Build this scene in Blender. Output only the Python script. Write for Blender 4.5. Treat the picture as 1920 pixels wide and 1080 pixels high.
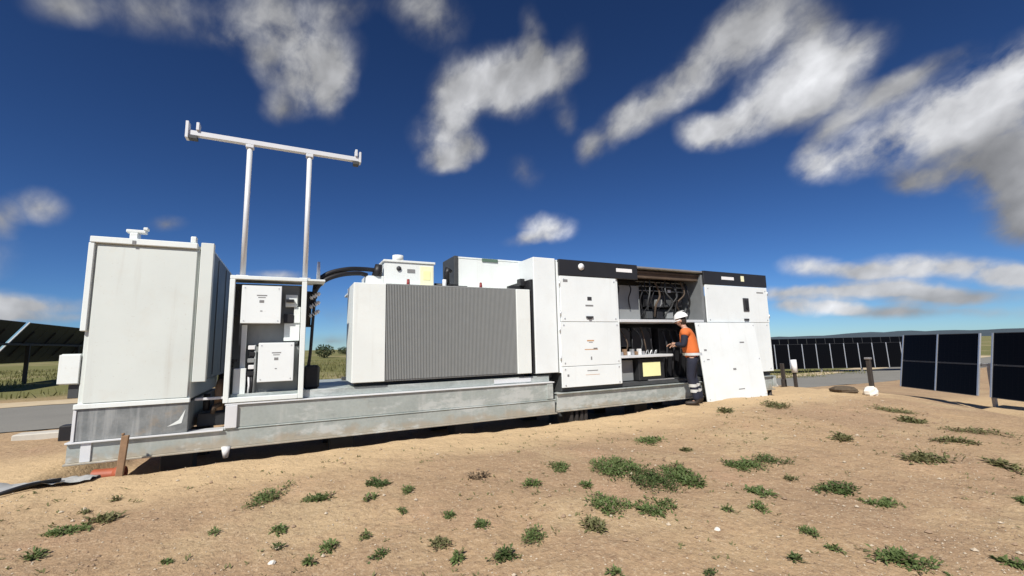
import bpy, bmesh, math, random
from mathutils import Vector, Matrix, noise

# ------------------------------------------------------------------ camera, sky, sun, exposure
scene = bpy.context.scene
for o in list(bpy.data.objects):
    bpy.data.objects.remove(o)
COL = scene.collection
R = math.radians

cam_d = bpy.data.cameras.new('camera')
cam = bpy.data.objects.new('camera', cam_d)
COL.objects.link(cam)
cam_d.sensor_width = 36.0
cam_d.lens = 36.0 * 820.0 / 1920.0
cam_d.clip_start = 0.05
cam_d.clip_end = 9000
yaw, pitch, roll = R(26.90), R(7.456), R(-1.31)
fw = Vector((math.sin(yaw), math.cos(yaw), 0)); rt = Vector((math.cos(yaw), -math.sin(yaw), 0)); up = Vector((0, 0, 1))
cF = fw * math.cos(pitch) + up * math.sin(pitch)
cU = up * math.cos(pitch) - fw * math.sin(pitch)
cR = rt * math.cos(roll) + cU * math.sin(roll)
cU = cU * math.cos(roll) - rt * math.sin(roll)
m = Matrix((cR, cU, -cF)).transposed().to_4x4()
m.translation = (0, 0, 1.2)
cam.matrix_world = m
scene.camera = cam

SUN_EL, SUN_AZ = R(46.0), R(180 + 42.0)          # azimuth clockwise from +Y
sun_dir = Vector((math.sin(SUN_AZ) * math.cos(SUN_EL), math.cos(SUN_AZ) * math.cos(SUN_EL), math.sin(SUN_EL)))
sd = bpy.data.lights.new('sun', 'SUN')
sd.energy = 5.0
sd.angle = R(0.53)
sd.color = (1.0, 0.96, 0.885)
so = bpy.data.objects.new('sun', sd)
COL.objects.link(so)
so.rotation_euler = (-sun_dir).to_track_quat('-Z', 'Y').to_euler()

scene.view_settings.view_transform = 'Standard'
scene.view_settings.look = 'None'
scene.view_settings.exposure = 0.2
scene.view_settings.gamma = 1.0
scene.view_settings.use_curve_mapping = False

CLOUD_W = 6.7
SKY_TINT = (0.225, 0.312, 0.408)             # a clear, deep blue sky
# clouds of the sky: azimuth, elevation, half width, half height (degrees), tilt, density, brightness
CLOUDS=  [(-13.8, 32.7, 4.94, 1.81, 18, 0.8, 0.64), (-21.3, 30.2, 1.85, 1.05, 28, 0.6, 0.55), (-6.7, 32.0, 2.08, 0.89, -4, 0.65, 0.58), (-3.2, 35.6, 2.94, 2.47, 17, 0.9, 0.7
    ), (0.1, 33.4, 3.91, 3.15, 14, 1.0, 0.76), (0.9, 30.6, 3.33, 2.46, 13, 1.0, 0.76), (3.1, 32.8, 1.96, 2.94, 12, 0.9, 0.66), (-1.7, 27.2, 1.68, 1.2, 13, 0.7, 0.58
    ), (4.0, 28.4, 1.13, 1.35, 10, 0.6, 0.58), (4.4, 38.4, 2.23, 1.24, 13, 0.7, 0.6), (16.6, 38.8, 2.67, 2.31, 5, 0.85, 0.6), (13.4, 40.0, 2.37, 1.26, 8, 0.6, 0.56
    ), (24.9, 32.7, 4.41, 2.63, 9, 1.1, 0.8), (19.6, 31.1, 2.27, 2.79, 3, 1.0, 0.7), (18.6, 26.1, 2.98, 2.48, 2, 1.15, 0.84), (17.8, 23.4, 2.1, 1.15, 2, 1.0, 0.78
    ), (22.1, 25.2, 1.45, 1.14, 1, 0.7, 0.6), (28.5, 32.6, 2.9, 2.86, -2, 1.0, 0.7), (30.8, 36.8, 1.14, 2.48, 10, 0.75, 0.62), (36.5, 35.1, 1.45, 1.94, -7, 0.65, 0.58
    ), (32.9, 33.8, 2.61, 1.67, -5, 0.95, 0.68), (34.5, 30.2, 1.14, 2.61, 2, 0.5, 0.6), (35.2, 27.7, 0.97, 0.97, -5, 0.45, 0.6), (37.6, 24.6, 1.3, 1.63, -6, 0.6, 0.66
    ), (41.5, 26.3, 3.33, 1.58, 28, 0.95, 0.68), (46.6, 28.4, 3.42, 1.77, 25, 1.0, 0.68), (51.8, 30.7, 3.07, 1.93, 28, 1.05, 0.7), (56.3, 32.4, 2.78, 2.33, 26, 1.1, 0.72
    ), (60.2, 33.9, 3.0, 2.4, 11, 1.1, 0.7), (64.3, 31.4, 2.15, 1.55, 25, 0.85, 0.64), (52.2, 24.2, 2.25, 1.56, -12, 1.2, 0.86), (56.1, 24.1, 2.95, 1.68, 2, 1.2, 0.84
    ), (60.6, 26.5, 3.46, 2.22, 17, 1.25, 0.9), (64.7, 27.4, 2.91, 2.41, 9, 1.25, 0.86), (67.8, 28.3, 2.1, 1.64, 0, 0.95, 0.72), (63.7, 24.0, 2.62, 1.3, 18, 0.85, 0.62
    ), (64.5, 21.3, 1.97, 0.81, 26, 0.85, 0.66), (68.3, 23.1, 2.36, 1.07, 25, 0.95, 0.7), (71.3, 24.1, 2.12, 0.93, 17, 0.85, 0.66), (75.2, 24.6, 1.69, 0.68, 0, 0.65, 0.6
    ), (62.8, 18.1, 1.59, 1.37, -14, 1.2, 0.9), (66.4, 18.5, 2.97, 1.66, 3, 1.25, 0.9), (70.3, 19.5, 2.86, 1.91, 18, 1.3, 0.95), (73.9, 20.8, 2.52, 2.08, 13, 1.3, 0.96
    ), (76.7, 21.3, 1.79, 1.88, 12, 1.3, 1.0), (78.4, 22.6, 1.09, 1.47, -27, 1.2, 1.0), (76.0, 18.1, 2.71, 2.14, -21, 1.3, 0.74), (74.0, 15.4, 3.48, 1.62, -7, 1.2, 0.58
    ), (70.7, 14.5, 1.82, 0.85, -15, 0.85, 0.62), (76.6, 13.5, 1.98, 1.89, -17, 1.2, 0.62), (76.5, 10.2, 1.64, 1.36, -14, 1.1, 0.52), (76.7, 8.5, 1.02, 0.82, -12, 0.8, 0.5
    ), (80.5, 15.3, 3.22, 5.74, -22, 1.2, 0.7), (82.4, 20.3, 2.83, 3.43, -29, 1.0, 0.9), (32.1, 15.3, 2.61, 1.37, -3, 1.3, 1.0), (28.8, 13.7, 2.22, 0.62, 8, 0.8, 0.8
    ), (29.1, 22.1, 1.75, 1.31, -31, 0.55, 0.58), (-21.2, 13.3, 1.4, 1.13, -2, 1.1, 0.68), (-23.4, 11.8, 0.83, 1.17, 12, 1.0, 0.58), (-12.0, 13.2, 1.21, 0.6, 9, 0.75, 0.56
    ), (-26.5, 8.1, 3.08, 1.69, 9, 0.9, 0.7), (61.5, 7.8, 2.15, 0.9, -7, 1.34, 0.86), (65.4, 6.6, 2.11, 0.72, -7, 1.34, 0.9), (68.2, 6.7, 2.31, 0.95, -8, 1.51, 0.98
    ), (71.6, 6.6, 2.08, 0.96, -8, 1.46, 0.92), (74.1, 5.7, 1.89, 0.8, -8, 1.46, 0.95), (76.3, 4.7, 1.56, 0.66, -8, 1.34, 0.9), (59.2, 5.1, 3.16, 0.57, -5, 1.34, 0.88
    ), (64.2, 4.9, 3.19, 0.6, -5, 1.4, 0.92), (69.1, 4.6, 2.58, 0.5, -6, 1.34, 0.9), (70.8, 3.6, 2.51, 0.6, -5, 0.95, 0.7), (62.2, 3.3, 2.42, 0.68, -4, 1.51, 0.98
    ), (59.9, 3.7, 1.77, 0.7, -4, 1.12, 0.8), (73.5, 3.4, 2.38, 0.58, -5, 1.01, 0.7), (74.8, 1.8, 1.88, 0.39, -4, 0.95, 0.76), (68.9, 2.3, 3.89, 0.5, -4, 0.78, 0.66
    ), (69.0, 3.1, 11.32, 2.49, -5, 0.25, 0.6), (80.2, 4.3, 3.04, 1.05, -8, 1.0, 0.85), (82.4, 8.8, 2.34, 2.39, -15, 0.9, 0.6), (-20.6, 4.4, 3.55, 0.71, 0, 1.15, 0.76
    ), (-22.2, 4.0, 1.81, 0.64, 3, 0.9, 0.74), (-24.6, 4.8, 2.47, 0.79, 4, 0.9, 0.75), (-20.9, 3.2, 3.5, 0.33, 2, 0.8, 0.7), (-1.6, 8.6, 3.25, 0.49, 3, 0.8, 0.78
    ), (4.9, 4.5, 2.7, 1.94, 0, 0.6, 0.58), (4.4, 1.0, 2.96, 0.64, -1, 0.6, 0.56)]

world = bpy.data.worlds.new('World')
scene.world = world
world.use_nodes = True
nt = world.node_tree
world.cycles.sampling_method = 'NONE'          # a smooth sky needs no importance map
nt.nodes.clear()
N = nt.nodes.new
L = nt.links.new


def wmath(op, a, b=None, c=None, clamp=False):
    n = N('ShaderNodeMath'); n.operation = op; n.use_clamp = clamp
    for i, v in enumerate((a, b, c)):
        if v is None: continue
        if isinstance(v, (int, float)): n.inputs[i].default_value = v
        else: L(v, n.inputs[i])
    return n.outputs[0]


def wvec(op, a, b=None, scale=None):
    n = N('ShaderNodeVectorMath'); n.operation = op
    for i, v in enumerate((a, b)):
        if v is None: continue
        if isinstance(v, (tuple, list, Vector)): n.inputs[i].default_value = tuple(v)
        else: L(v, n.inputs[i])
    if scale is not None: n.inputs['Scale'].default_value = scale
    return n.outputs['Value'] if op in ('DOT_PRODUCT', 'LENGTH') else n.outputs[0]


def wnoise(vec, scale, detail, rough=0.55):
    n = N('ShaderNodeTexNoise'); n.inputs['Scale'].default_value = scale
    n.inputs['Detail'].default_value = detail; n.inputs['Roughness'].default_value = rough
    L(vec, n.inputs['Vector'])
    return n


sky = N('ShaderNodeTexSky')
sky.sky_type = 'NISHITA'
sky.sun_disc = False
sky.sun_elevation = SUN_EL
sky.sun_rotation = SUN_AZ
sky.altitude = 1200
sky.air_density = 0.85
sky.dust_density = 0.25
sky.ozone_density = 3.0
tc = N('ShaderNodeTexCoord')
D = tc.outputs['Generated']
w1 = wnoise(D, 5.0, 3.0).outputs['Color']
w2 = wnoise(D, 16.0, 3.0).outputs['Color']
P = wvec('ADD', D, wvec('SCALE', wvec('SUBTRACT', w1, (.5, .5, .5)), scale=0.035))
P = wvec('ADD', P, wvec('SCALE', wvec('SUBTRACT', w2, (.5, .5, .5)), scale=0.022))
P2 = wvec('ADD', D, wvec('SCALE', wvec('SUBTRACT', w2, (.5, .5, .5)), scale=0.02))
W = None; B = None
for (az, el, hw, hh, ro, s, b) in CLOUDS:
    a_, e_ = R(az), R(el)
    c = Vector((math.sin(a_) * math.cos(e_), math.cos(a_) * math.cos(e_), math.sin(e_)))
    E = Vector((math.cos(a_), -math.sin(a_), 0)); Nn = E.cross(c)
    if Nn.z < 0: Nn = -Nn
    e1 = E * math.cos(R(ro)) + Nn * math.sin(R(ro))
    e2 = Nn * math.cos(R(ro)) - E * math.sin(R(ro))
    mp = N('ShaderNodeMapping'); mp.vector_type = 'TEXTURE'
    mp.inputs['Rotation'].default_value = Matrix((e1, e2, e1.cross(e2))).transposed().to_euler()
    mp.inputs['Scale'].default_value = (R(hw) * 1.82, R(hh) * 1.82, 1e6)
    L(P if hh > 1.3 else P2, mp.inputs['Vector'])
    gr = N('ShaderNodeTexGradient'); gr.gradient_type = 'SPHERICAL'
    L(mp.outputs[0], gr.inputs[0])
    W = wmath('MULTIPLY', gr.outputs[1], s) if W is None else wmath('MULTIPLY_ADD', gr.outputs[1], s, W)
    B = wmath('MULTIPLY', gr.outputs[1], s * b) if B is None else wmath('MULTIPLY_ADD', gr.outputs[1], s * b, B)
bright = wmath('DIVIDE', B, wmath('MAXIMUM', W, 0.0005))
# detail, drawn out along the wind
wd_ = Vector((0.24, -0.81, 0.54)).normalized(); wx_ = wd_.orthogonal().normalized()
mp = N('ShaderNodeMapping'); mp.vector_type = 'TEXTURE'
mp.inputs['Rotation'].default_value = Matrix((wd_, wx_, wd_.cross(wx_))).transposed().to_euler(); mp.inputs['Scale'].default_value = (1.45, 1.0, 1.0)
L(P, mp.inputs['Vector'])
f1 = wnoise(mp.outputs[0], 10.0, 6.0, 0.56).outputs['Fac']
offv = wvec('ADD', mp.outputs[0], (0.018, 0.006, 0.034))
f2 = wnoise(offv, 13.0, 3.0, 0.5).outputs['Fac']
# fair-weather cloud goes on outside the view
cen = Vector((math.sin(R(26.9)), math.cos(R(26.9)), 0.25)).normalized()
away = wmath('SUBTRACT', 1.0, wmath('MULTIPLY_ADD', wvec('DOT_PRODUCT', D, cen), 2.2, -0.65, clamp=True), clamp=True)
away = wmath('MULTIPLY', away, away)
g0 = wnoise(wvec('MULTIPLY', D, (1, 1, 2.0)), 2.4, 3.0).outputs['Fac']
gen = wmath('MULTIPLY', wmath('MULTIPLY_ADD', g0, 6.0, -3.1, clamp=True), away)
dens = wmath('ADD', W, gen)
dens = wmath('MULTIPLY', dens, wmath('MULTIPLY_ADD', f1, 4.6, -1.15))
mr = N('ShaderNodeMapRange'); mr.interpolation_type = 'SMOOTHSTEP'
mr.inputs['From Min'].default_value = 0.04; mr.inputs['From Max'].default_value = 1.75
L(dens, mr.inputs['Value'])
alpha = wmath('MULTIPLY', mr.outputs['Result'], 0.95)
relief = wmath('MULTIPLY_ADD', wmath('SUBTRACT', f1, f2), 0.85, 1.02)
lum = wmath('MULTIPLY', wmath('MULTIPLY_ADD', gen, 0.7, bright), relief)
lum = wmath('POWER', wmath('MAXIMUM', lum, 0.05), 1.9)
cl = N('ShaderNodeMixRGB'); cl.blend_type = 'MULTIPLY'; cl.inputs[0].default_value = 1.0
cl.inputs[1].default_value = (CLOUD_W * 0.99, CLOUD_W, CLOUD_W * 1.03, 1)
L(lum, cl.inputs[2])
skyc = N('ShaderNodeMixRGB'); skyc.blend_type = 'MULTIPLY'; skyc.inputs[0].default_value = 1.0
skyc.inputs[2].default_value = (*SKY_TINT, 1)
gm_ = N('ShaderNodeGamma'); gm_.inputs[1].default_value = 1.3
L(sky.outputs[0], gm_.inputs[0]); L(gm_.outputs[0], skyc.inputs[1])
mx = N('ShaderNodeMixRGB')
L(alpha, mx.inputs[0]); L(skyc.outputs[0], mx.inputs[1]); L(cl.outputs[0], mx.inputs[2])
bg = N('ShaderNodeBackground'); bg.inputs['Strength'].default_value = 0.10
L(mx.outputs[0], bg.inputs['Color'])
wo = N('ShaderNodeOutputWorld')
L(bg.outputs[0], wo.inputs['Surface'])

# ------------------------------------------------------------------ materials
MATS = {}


class NB:
    """short hand for building a node material"""
    def __init__(s, name):
        s.m = bpy.data.materials.new(name); s.m.use_nodes = True
        s.nt = s.m.node_tree; s.b = s.nt.nodes['Principled BSDF']
        s.tc = s.nt.nodes.new('ShaderNodeTexCoord')
        MATS[name] = s.m

    def noise(s, scale, detail=4, rough=.55, stretch=None, coord='Object', out='Fac', off=(0, 0, 0)):
        n = s.nt.nodes.new('ShaderNodeTexNoise')
        n.inputs['Scale'].default_value = scale; n.inputs['Detail'].default_value = detail; n.inputs['Roughness'].default_value = rough
        mp = s.nt.nodes.new('ShaderNodeMapping')
        mp.inputs['Scale'].default_value = stretch or (1, 1, 1); mp.inputs['Location'].default_value = off
        s.nt.links.new(s.tc.outputs[coord], mp.inputs['Vector']); s.nt.links.new(mp.outputs[0], n.inputs['Vector'])
        return n.outputs[out]

    def voro(s, scale, feature='F1', out='Distance', stretch=None):
        n = s.nt.nodes.new('ShaderNodeTexVoronoi'); n.feature = feature
        n.inputs['Scale'].default_value = scale
        mp = s.nt.nodes.new('ShaderNodeMapping'); mp.inputs['Scale'].default_value = stretch or (1, 1, 1)
        s.nt.links.new(s.tc.outputs['Object'], mp.inputs['Vector']); s.nt.links.new(mp.outputs[0], n.inputs['Vector'])
        return n.outputs[out]

    def ramp(s, fac, lo, hi):
        n = s.nt.nodes.new('ShaderNodeMapRange'); n.interpolation_type = 'SMOOTHSTEP'
        n.inputs['From Min'].default_value = lo; n.inputs['From Max'].default_value = hi
        s.nt.links.new(fac, n.inputs['Value'])
        return n.outputs['Result']

    def math(s, op, a, b=None, c=None, clamp=False):
        n = s.nt.nodes.new('ShaderNodeMath'); n.operation = op; n.use_clamp = clamp
        for i, v in enumerate((a, b, c)):
            if v is None: continue
            if isinstance(v, (int, float)): n.inputs[i].default_value = v
            else: s.nt.links.new(v, n.inputs[i])
        return n.outputs[0]

    def mix(s, fac, a, b):
        n = s.nt.nodes.new('ShaderNodeMixRGB')
        for i, v in enumerate((fac, a, b)):
            if isinstance(v, (int, float)): n.inputs[i].default_value = v
            elif isinstance(v, tuple): n.inputs[i].default_value = (*v[:3], 1)
            else: s.nt.links.new(v, n.inputs[i])
        return n.outputs[0]

    def bump(s, h, strength, dist=.01, prev=None):
        n = s.nt.nodes.new('ShaderNodeBump'); n.inputs['Strength'].default_value = strength; n.inputs['Distance'].default_value = dist
        s.nt.links.new(h, n.inputs['Height'])
        if prev: s.nt.links.new(prev, n.inputs['Normal'])
        return n.outputs[0]

    def done(s, col=None, rough=.5, metal=0, normal=None, spec=.5):
        def put(k, v):
            if v is None: return
            if isinstance(v, (int, float)): s.b.inputs[k].default_value = v
            elif isinstance(v, tuple): s.b.inputs[k].default_value = (*v[:3], 1)
            else: s.nt.links.new(v, s.b.inputs[k])
        put('Base Color', col); put('Roughness', rough); put('Metallic', metal); put('Specular IOR Level', spec)
        if normal: s.nt.links.new(normal, s.b.inputs['Normal'])
        return s.m


def paint(name, col, rough=.45, dirt=.25, dirtcol=(.33, .27, .2), spec=.4):
    n = NB(name)
    blot = n.noise(1.3, 5)
    c1 = n.mix(n.ramp(blot, .3, .7), col, tuple(x * .93 for x in col))
    streak = n.noise(1.0, 6, .6, (9, 9, .55))
    c2 = n.mix(n.math('MULTIPLY', n.ramp(streak, .55, .82), dirt), c1, dirtcol)
    speck = n.noise(38, 3)
    c3 = n.mix(n.math('MULTIPLY', n.ramp(speck, .64, .74), dirt * .8), c2, dirtcol)
    dust = n.noise(2.6, 7, .7, off=(6, 3, 1))
    c3 = n.mix(n.math('MULTIPLY', n.ramp(dust, .5, .8), dirt * .9), c3, (.52, .44, .34))
    r = n.math('MULTIPLY_ADD', n.noise(5, 4), .25, rough - .12)
    wav = n.noise(1.6, 2, .5)
    return n.done(c3, r, 0, n.bump(wav, .10, .02), spec)


def plain(name, col, rough=.6, metal=0, var=.25, scale=9, bump=.15, spec=.4):
    n = NB(name)
    f = n.noise(scale, 5)
    c = n.mix(f, tuple(x * (1 - var) for x in col), tuple(min(1, x * (1 + var)) for x in col))
    return n.done(c, rough, metal, n.bump(n.noise(scale * 6, 4), bump, .004), spec)


paint('white_paint', (.755, .80, .785), .42, .22)
paint('cabinet_paint', (.64, .68, .65), .46, .22)
paint('door_paint', (.78, .82, .82), .40, .15)
paint('cream_paint', (.76, .795, .77), .45, .2)
plain('grey_paint', (.24, .25, .25), .5, 0, .1)
plain('fin_paint', (.255, .265, .262), .5, 0, .08)
plain('dark_grey', (.055, .058, .06), .55)
plain('black_band', (.022, .022, .024), .42, 0, .3, 3)
plain('black_rubber', (.014, .014, .016), .5)
plain('black_steel', (.02, .021, .023), .45)
plain('brown_panel', (.085, .06, .042), .75, 0, .75, 5, .5)
plain('print_grey', (.22, .22, .22), .7)
plain('print_orange', (.55, .33, .18), .7)
plain('print_dark', (.04, .04, .045), .6)
plain('label_white', (.80, .80, .80), .5, 0, .04)
plain('yellow_label', (.86, .84, .45), .5, 0, .06)
plain('pale_yellow', (.84, .82, .55), .5, 0, .05)
plain('green_trim', (.10, .16, .12), .5)
plain('red_part', (.22, .03, .03), .5)
plain('porcelain', (.72, .72, .72), .25)
plain('aluminium', (.60, .61, .62), .35, .7, .12)
plain('post_steel', (.34, .33, .32), .5, .5, .2)
plain('dark_post', (.045, .037, .032), .7)
plain('weathered_wood', (.25, .155, .09), .8, 0, .4, 14, .5)
plain('orange_plastic', (.34, .085, .04), .55, 0, .25)
plain('concrete', (.50, .47, .41), .85, 0, .2, 6, .4)
plain('white_stone', (.72, .68, .60), .85, 0, .15, 9, .5)
plain('plastic_sheet', (.40, .40, .39), .38, 0, .3, 5, .3)
plain('dirt_clod', (.10, .075, .05), .95, 0, .35, 20, .8)
plain('skin', (.47, .28, .2), .5, 0, .08)
plain('hair', (.03, .022, .017), .7)
plain('eye', (.03, .03, .03), .2)
plain('helmet_white', (.80, .80, .79), .3, 0, .03)
plain('trouser_navy', (.014, .016, .030), .85, 0, .3, 12, .5)
plain('boot', (.03, .022, .017), .6)
plain('hivis_orange', (.62, .15, .035), .75, 0, .12, 6, .5)
plain('reflective', (.62, .63, .62), .35, .2, .05)
plain('trunk_bark', (.12, .09, .06), .9)


def galvanised():
    n = NB('galvanised')
    cell = n.math('MULTIPLY_ADD', n.voro(26, out='Distance'), .5, .2)
    bl = n.noise(2.2, 6, .6)
    st = n.noise(1.0, 6, .6, (7, 7, .7))
    base = n.mix(bl, (.32, .36, .34), (.49, .54, .51))
    base = n.mix(.10, base, cell)
    base = n.mix(n.math('MULTIPLY', n.ramp(st, .52, .78), .55), base, (.66, .66, .64))
    rust = n.noise(3.1, 6, .65, off=(3, 1, 7))
    base = n.mix(n.math('MULTIPLY', n.ramp(rust, .62, .78), .35), base, (.33, .25, .18))
    sx = n.nt.nodes.new('ShaderNodeSeparateXYZ'); n.nt.links.new(n.tc.outputs['Object'], sx.inputs[0])
    mud = n.math('ADD', sx.outputs[2], n.math('MULTIPLY', n.noise(4.5, 7, .7, off=(4, 2, 2)), -.42))
    base = n.mix(n.math('MULTIPLY', n.math('SUBTRACT', 1.0, n.ramp(mud, -.18, -.05)), .5), base, (.43, .32, .2))
    patch = n.noise(1.6, 6, .7, (1, 1, 2.2), off=(8, 0, 1))
    base = n.mix(n.math('MULTIPLY', n.ramp(patch, .5, .62), .65), base, (.64, .665, .645))
    base = n.mix(n.math('MULTIPLY', n.ramp(n.noise(2.4, 6, .7, (1, 1, 2.0), off=(1, 6, 4)), .56, .68), .45), base, (.22, .235, .235))
    return n.done(base, n.math('MULTIPLY_ADD', bl, .3, .32), .35, n.bump(n.noise(3, 3), .12, .02), .5)


galvanised()
def galv_dark():
    n = NB('galv_dark')
    c = n.mix(n.ramp(n.noise(2.0, 7, .7), .35, .65), (.17, .185, .19), (.31, .325, .32))
    c = n.mix(n.math('MULTIPLY', n.ramp(n.noise(1.0, 6, .65, (8, 8, .6)), .5, .7), .5), c, (.50, .51, .50))
    c = n.mix(n.math('MULTIPLY', n.ramp(n.noise(3.3, 6, .7, off=(2, 2, 5)), .58, .7), .4), c, (.38, .30, .21))
    n.done(c, .5, .3, n.bump(n.noise(9, 4), .2, .01))


galv_dark()
plain('shaded_grey', (.17, .18, .185), .55, 0, .3, 4)  # grey with shade put into its colour, for cabinet side and right jamb


def galv_white(name):
    n = NB(name)
    bl = n.noise(2.5, 5)
    return n.done(n.mix(bl, (.62, .635, .65), (.76, .77, .78)), .4, .15, n.bump(n.noise(20, 3), .1, .004))


galv_white('galv_bright')


def leaf(name, c0, c1):
    n = NB(name)
    f = n.noise(14, 3)
    oi = n.nt.nodes.new('ShaderNodeObjectInfo')
    f2 = n.math('MULTIPLY_ADD', oi.outputs['Random'], .35, n.math('MULTIPLY', f, .8), clamp=True)
    m = n.done(n.mix(f2, c0, c1), .6, 0, None, .3)
    tr = n.nt.nodes.new('ShaderNodeBsdfTranslucent'); tr.inputs[0].default_value = (c1[0] * 1.3, c1[1] * 1.3, c1[2], 1)
    ms = n.nt.nodes.new('ShaderNodeMixShader'); ms.inputs[0].default_value = .22
    out = n.nt.nodes['Material Output']
    n.nt.links.new(n.b.outputs[0], ms.inputs[1]); n.nt.links.new(tr.outputs[0], ms.inputs[2]); n.nt.links.new(ms.outputs[0], out.inputs['Surface'])


leaf('weed_leaf', (.07, .105, .032), (.155, .205, .07))
leaf('weed_olive', (.10, .11, .045), (.20, .19, .085))
leaf('weed_dark', (.05, .08, .025), (.115, .155, .05))
leaf('dry_weed', (.13, .095, .06), (.22, .16, .10))
leaf('dry_grass', (.11, .12, .04), (.24, .22, .09))
leaf('bush_leaf', (.025, .04, .018), (.06, .08, .03))


def solar_cell():
    n = NB('solar_glass')
    sx = n.nt.nodes.new('ShaderNodeSeparateXYZ'); n.nt.links.new(n.tc.outputs['Object'], sx.inputs[0])
    def lines(o, pitch, w):
        f = n.math('FRACT', n.math('DIVIDE', o, pitch))
        return n.math('LESS_THAN', f, w)
    ln = n.math('MAXIMUM', lines(sx.outputs[0], .182, .035), lines(sx.outputs[1], .091, .04))
    return n.done(n.mix(n.math('MULTIPLY', ln, .45), (.003, .003, .004), (.012, .012, .014)), .2, 0, None, .06)


solar_cell()
plain('dark_frame', (.05, .05, .055), .45, .3, .2)
plain('solar_back', (.025, .026, .03), .6, 0, .2)


def ground_mat():
    n = NB('dirt')
    sx = n.nt.nodes.new('ShaderNodeSeparateXYZ'); n.nt.links.new(n.tc.outputs['Object'], sx.inputs[0])
    big = n.noise(.35, 5, .6); mid = n.noise(1.7, 6, .62); fine = n.noise(17, 6, .65); grit = n.noise(90, 3, .6)
    c = n.mix(n.ramp(big, .36, .64), (.355, .24, .147), (.435, .30, .175))
    c = n.mix(n.math('MULTIPLY', n.ramp(mid, .5, .72), .35), c, (.31, .205, .13))
    rake = n.nt.nodes.new('ShaderNodeMapping'); rake.inputs['Rotation'].default_value = (0, 0, R(48)); rake.inputs['Scale'].default_value = (.55, 5.0, 1)
    n.nt.links.new(n.tc.outputs['Object'], rake.inputs['Vector'])
    rk = n.nt.nodes.new('ShaderNodeTexNoise'); rk.inputs['Scale'].default_value = 1.6; rk.inputs['Detail'].default_value = 5
    n.nt.links.new(rake.outputs[0], rk.inputs['Vector'])
    c = n.mix(n.math('MULTIPLY', n.ramp(rk.outputs['Fac'], .55, .72), .25), c, (.30, .20, .125))
    c = n.mix(n.math('MULTIPLY', n.ramp(n.noise(1.1, 4, .6, off=(2, 8, 0)), .56, .7), .45), c, (.46, .29, .185))
    c = n.mix(n.math('MULTIPLY', n.ramp(n.noise(.8, 5, .6, off=(9, 4, 0)), .5, .68), .6), c, (.50, .375, .22))
    c = n.mix(n.math('MULTIPLY', n.ramp(fine, .48, .7), .6), c, (.24, .155, .095))
    c = n.mix(n.math('MULTIPLY', n.ramp(n.noise(34, 4, .6, off=(1, 7, 3)), .54, .66), .5), c, (.58, .45, .30))
    c = n.mix(n.math('MULTIPLY', n.ramp(grit, .55, .7), .45), c, (.22, .15, .10))
    c = n.mix(n.math('MULTIPLY', n.ramp(n.noise(70, 2, .5, off=(5, 5, 5)), .62, .72), .5), c, (.56, .45, .32))
    # spoil raked up along the skid is paler and yellower
    berm = n.math('MULTIPLY', n.ramp(n.math('ADD', sx.outputs[1], n.math('MULTIPLY_ADD', mid, 1.6, -.8)), 4.7, 5.8),
                  n.math('SUBTRACT', 1.0, n.ramp(sx.outputs[1], 7.5, 9.0)))
    c = n.mix(n.math('MULTIPLY', berm, .75), c, (.575, .42, .245))
    # pasture beyond the track
    far = n.ramp(n.math('ADD', sx.outputs[1], n.math('MULTIPLY_ADD', big, 5, -2.5)), 18, 23)
    gr = n.mix(n.noise(.25, 6, .7), (.10, .11, .035), (.22, .205, .085))
    gr = n.mix(n.math('MULTIPLY', n.ramp(n.noise(.06, 4), .5, .65), .6), gr, (.36, .29, .17))
    c = n.mix(far, c, gr)
    b1 = n.bump(n.noise(6, 6, .6), .7, .05)
    b2 = n.bump(fine, .9, .02, b1)
    b3 = n.bump(grit, .7, .006, b2)
    return n.done(c, .95, 0, b3, .15)


ground_mat()


def road_mat():
    n = NB('gravel_track')
    c = n.mix(n.noise(.6, 6, .6), (.17, .165, .15), (.25, .24, .215))
    c = n.mix(n.math('MULTIPLY', n.ramp(n.noise(60, 3), .5, .7), .4), c, (.34, .32, .28))
    return n.done(c, .95, 0, n.bump(n.noise(40, 5, .7), .5, .01), .15)


road_mat()
plain('pebble_tan', (.30, .21, .14), .9, 0, .3)
plain('pebble_pale', (.48, .40, .30), .9, 0, .25)
plain('verge_sand', (.50, .40, .26), .95, 0, .25, 3, .5)
plain('hill_scrub', (.05, .07, .085), .95, 0, .3, .01, 0)

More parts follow.
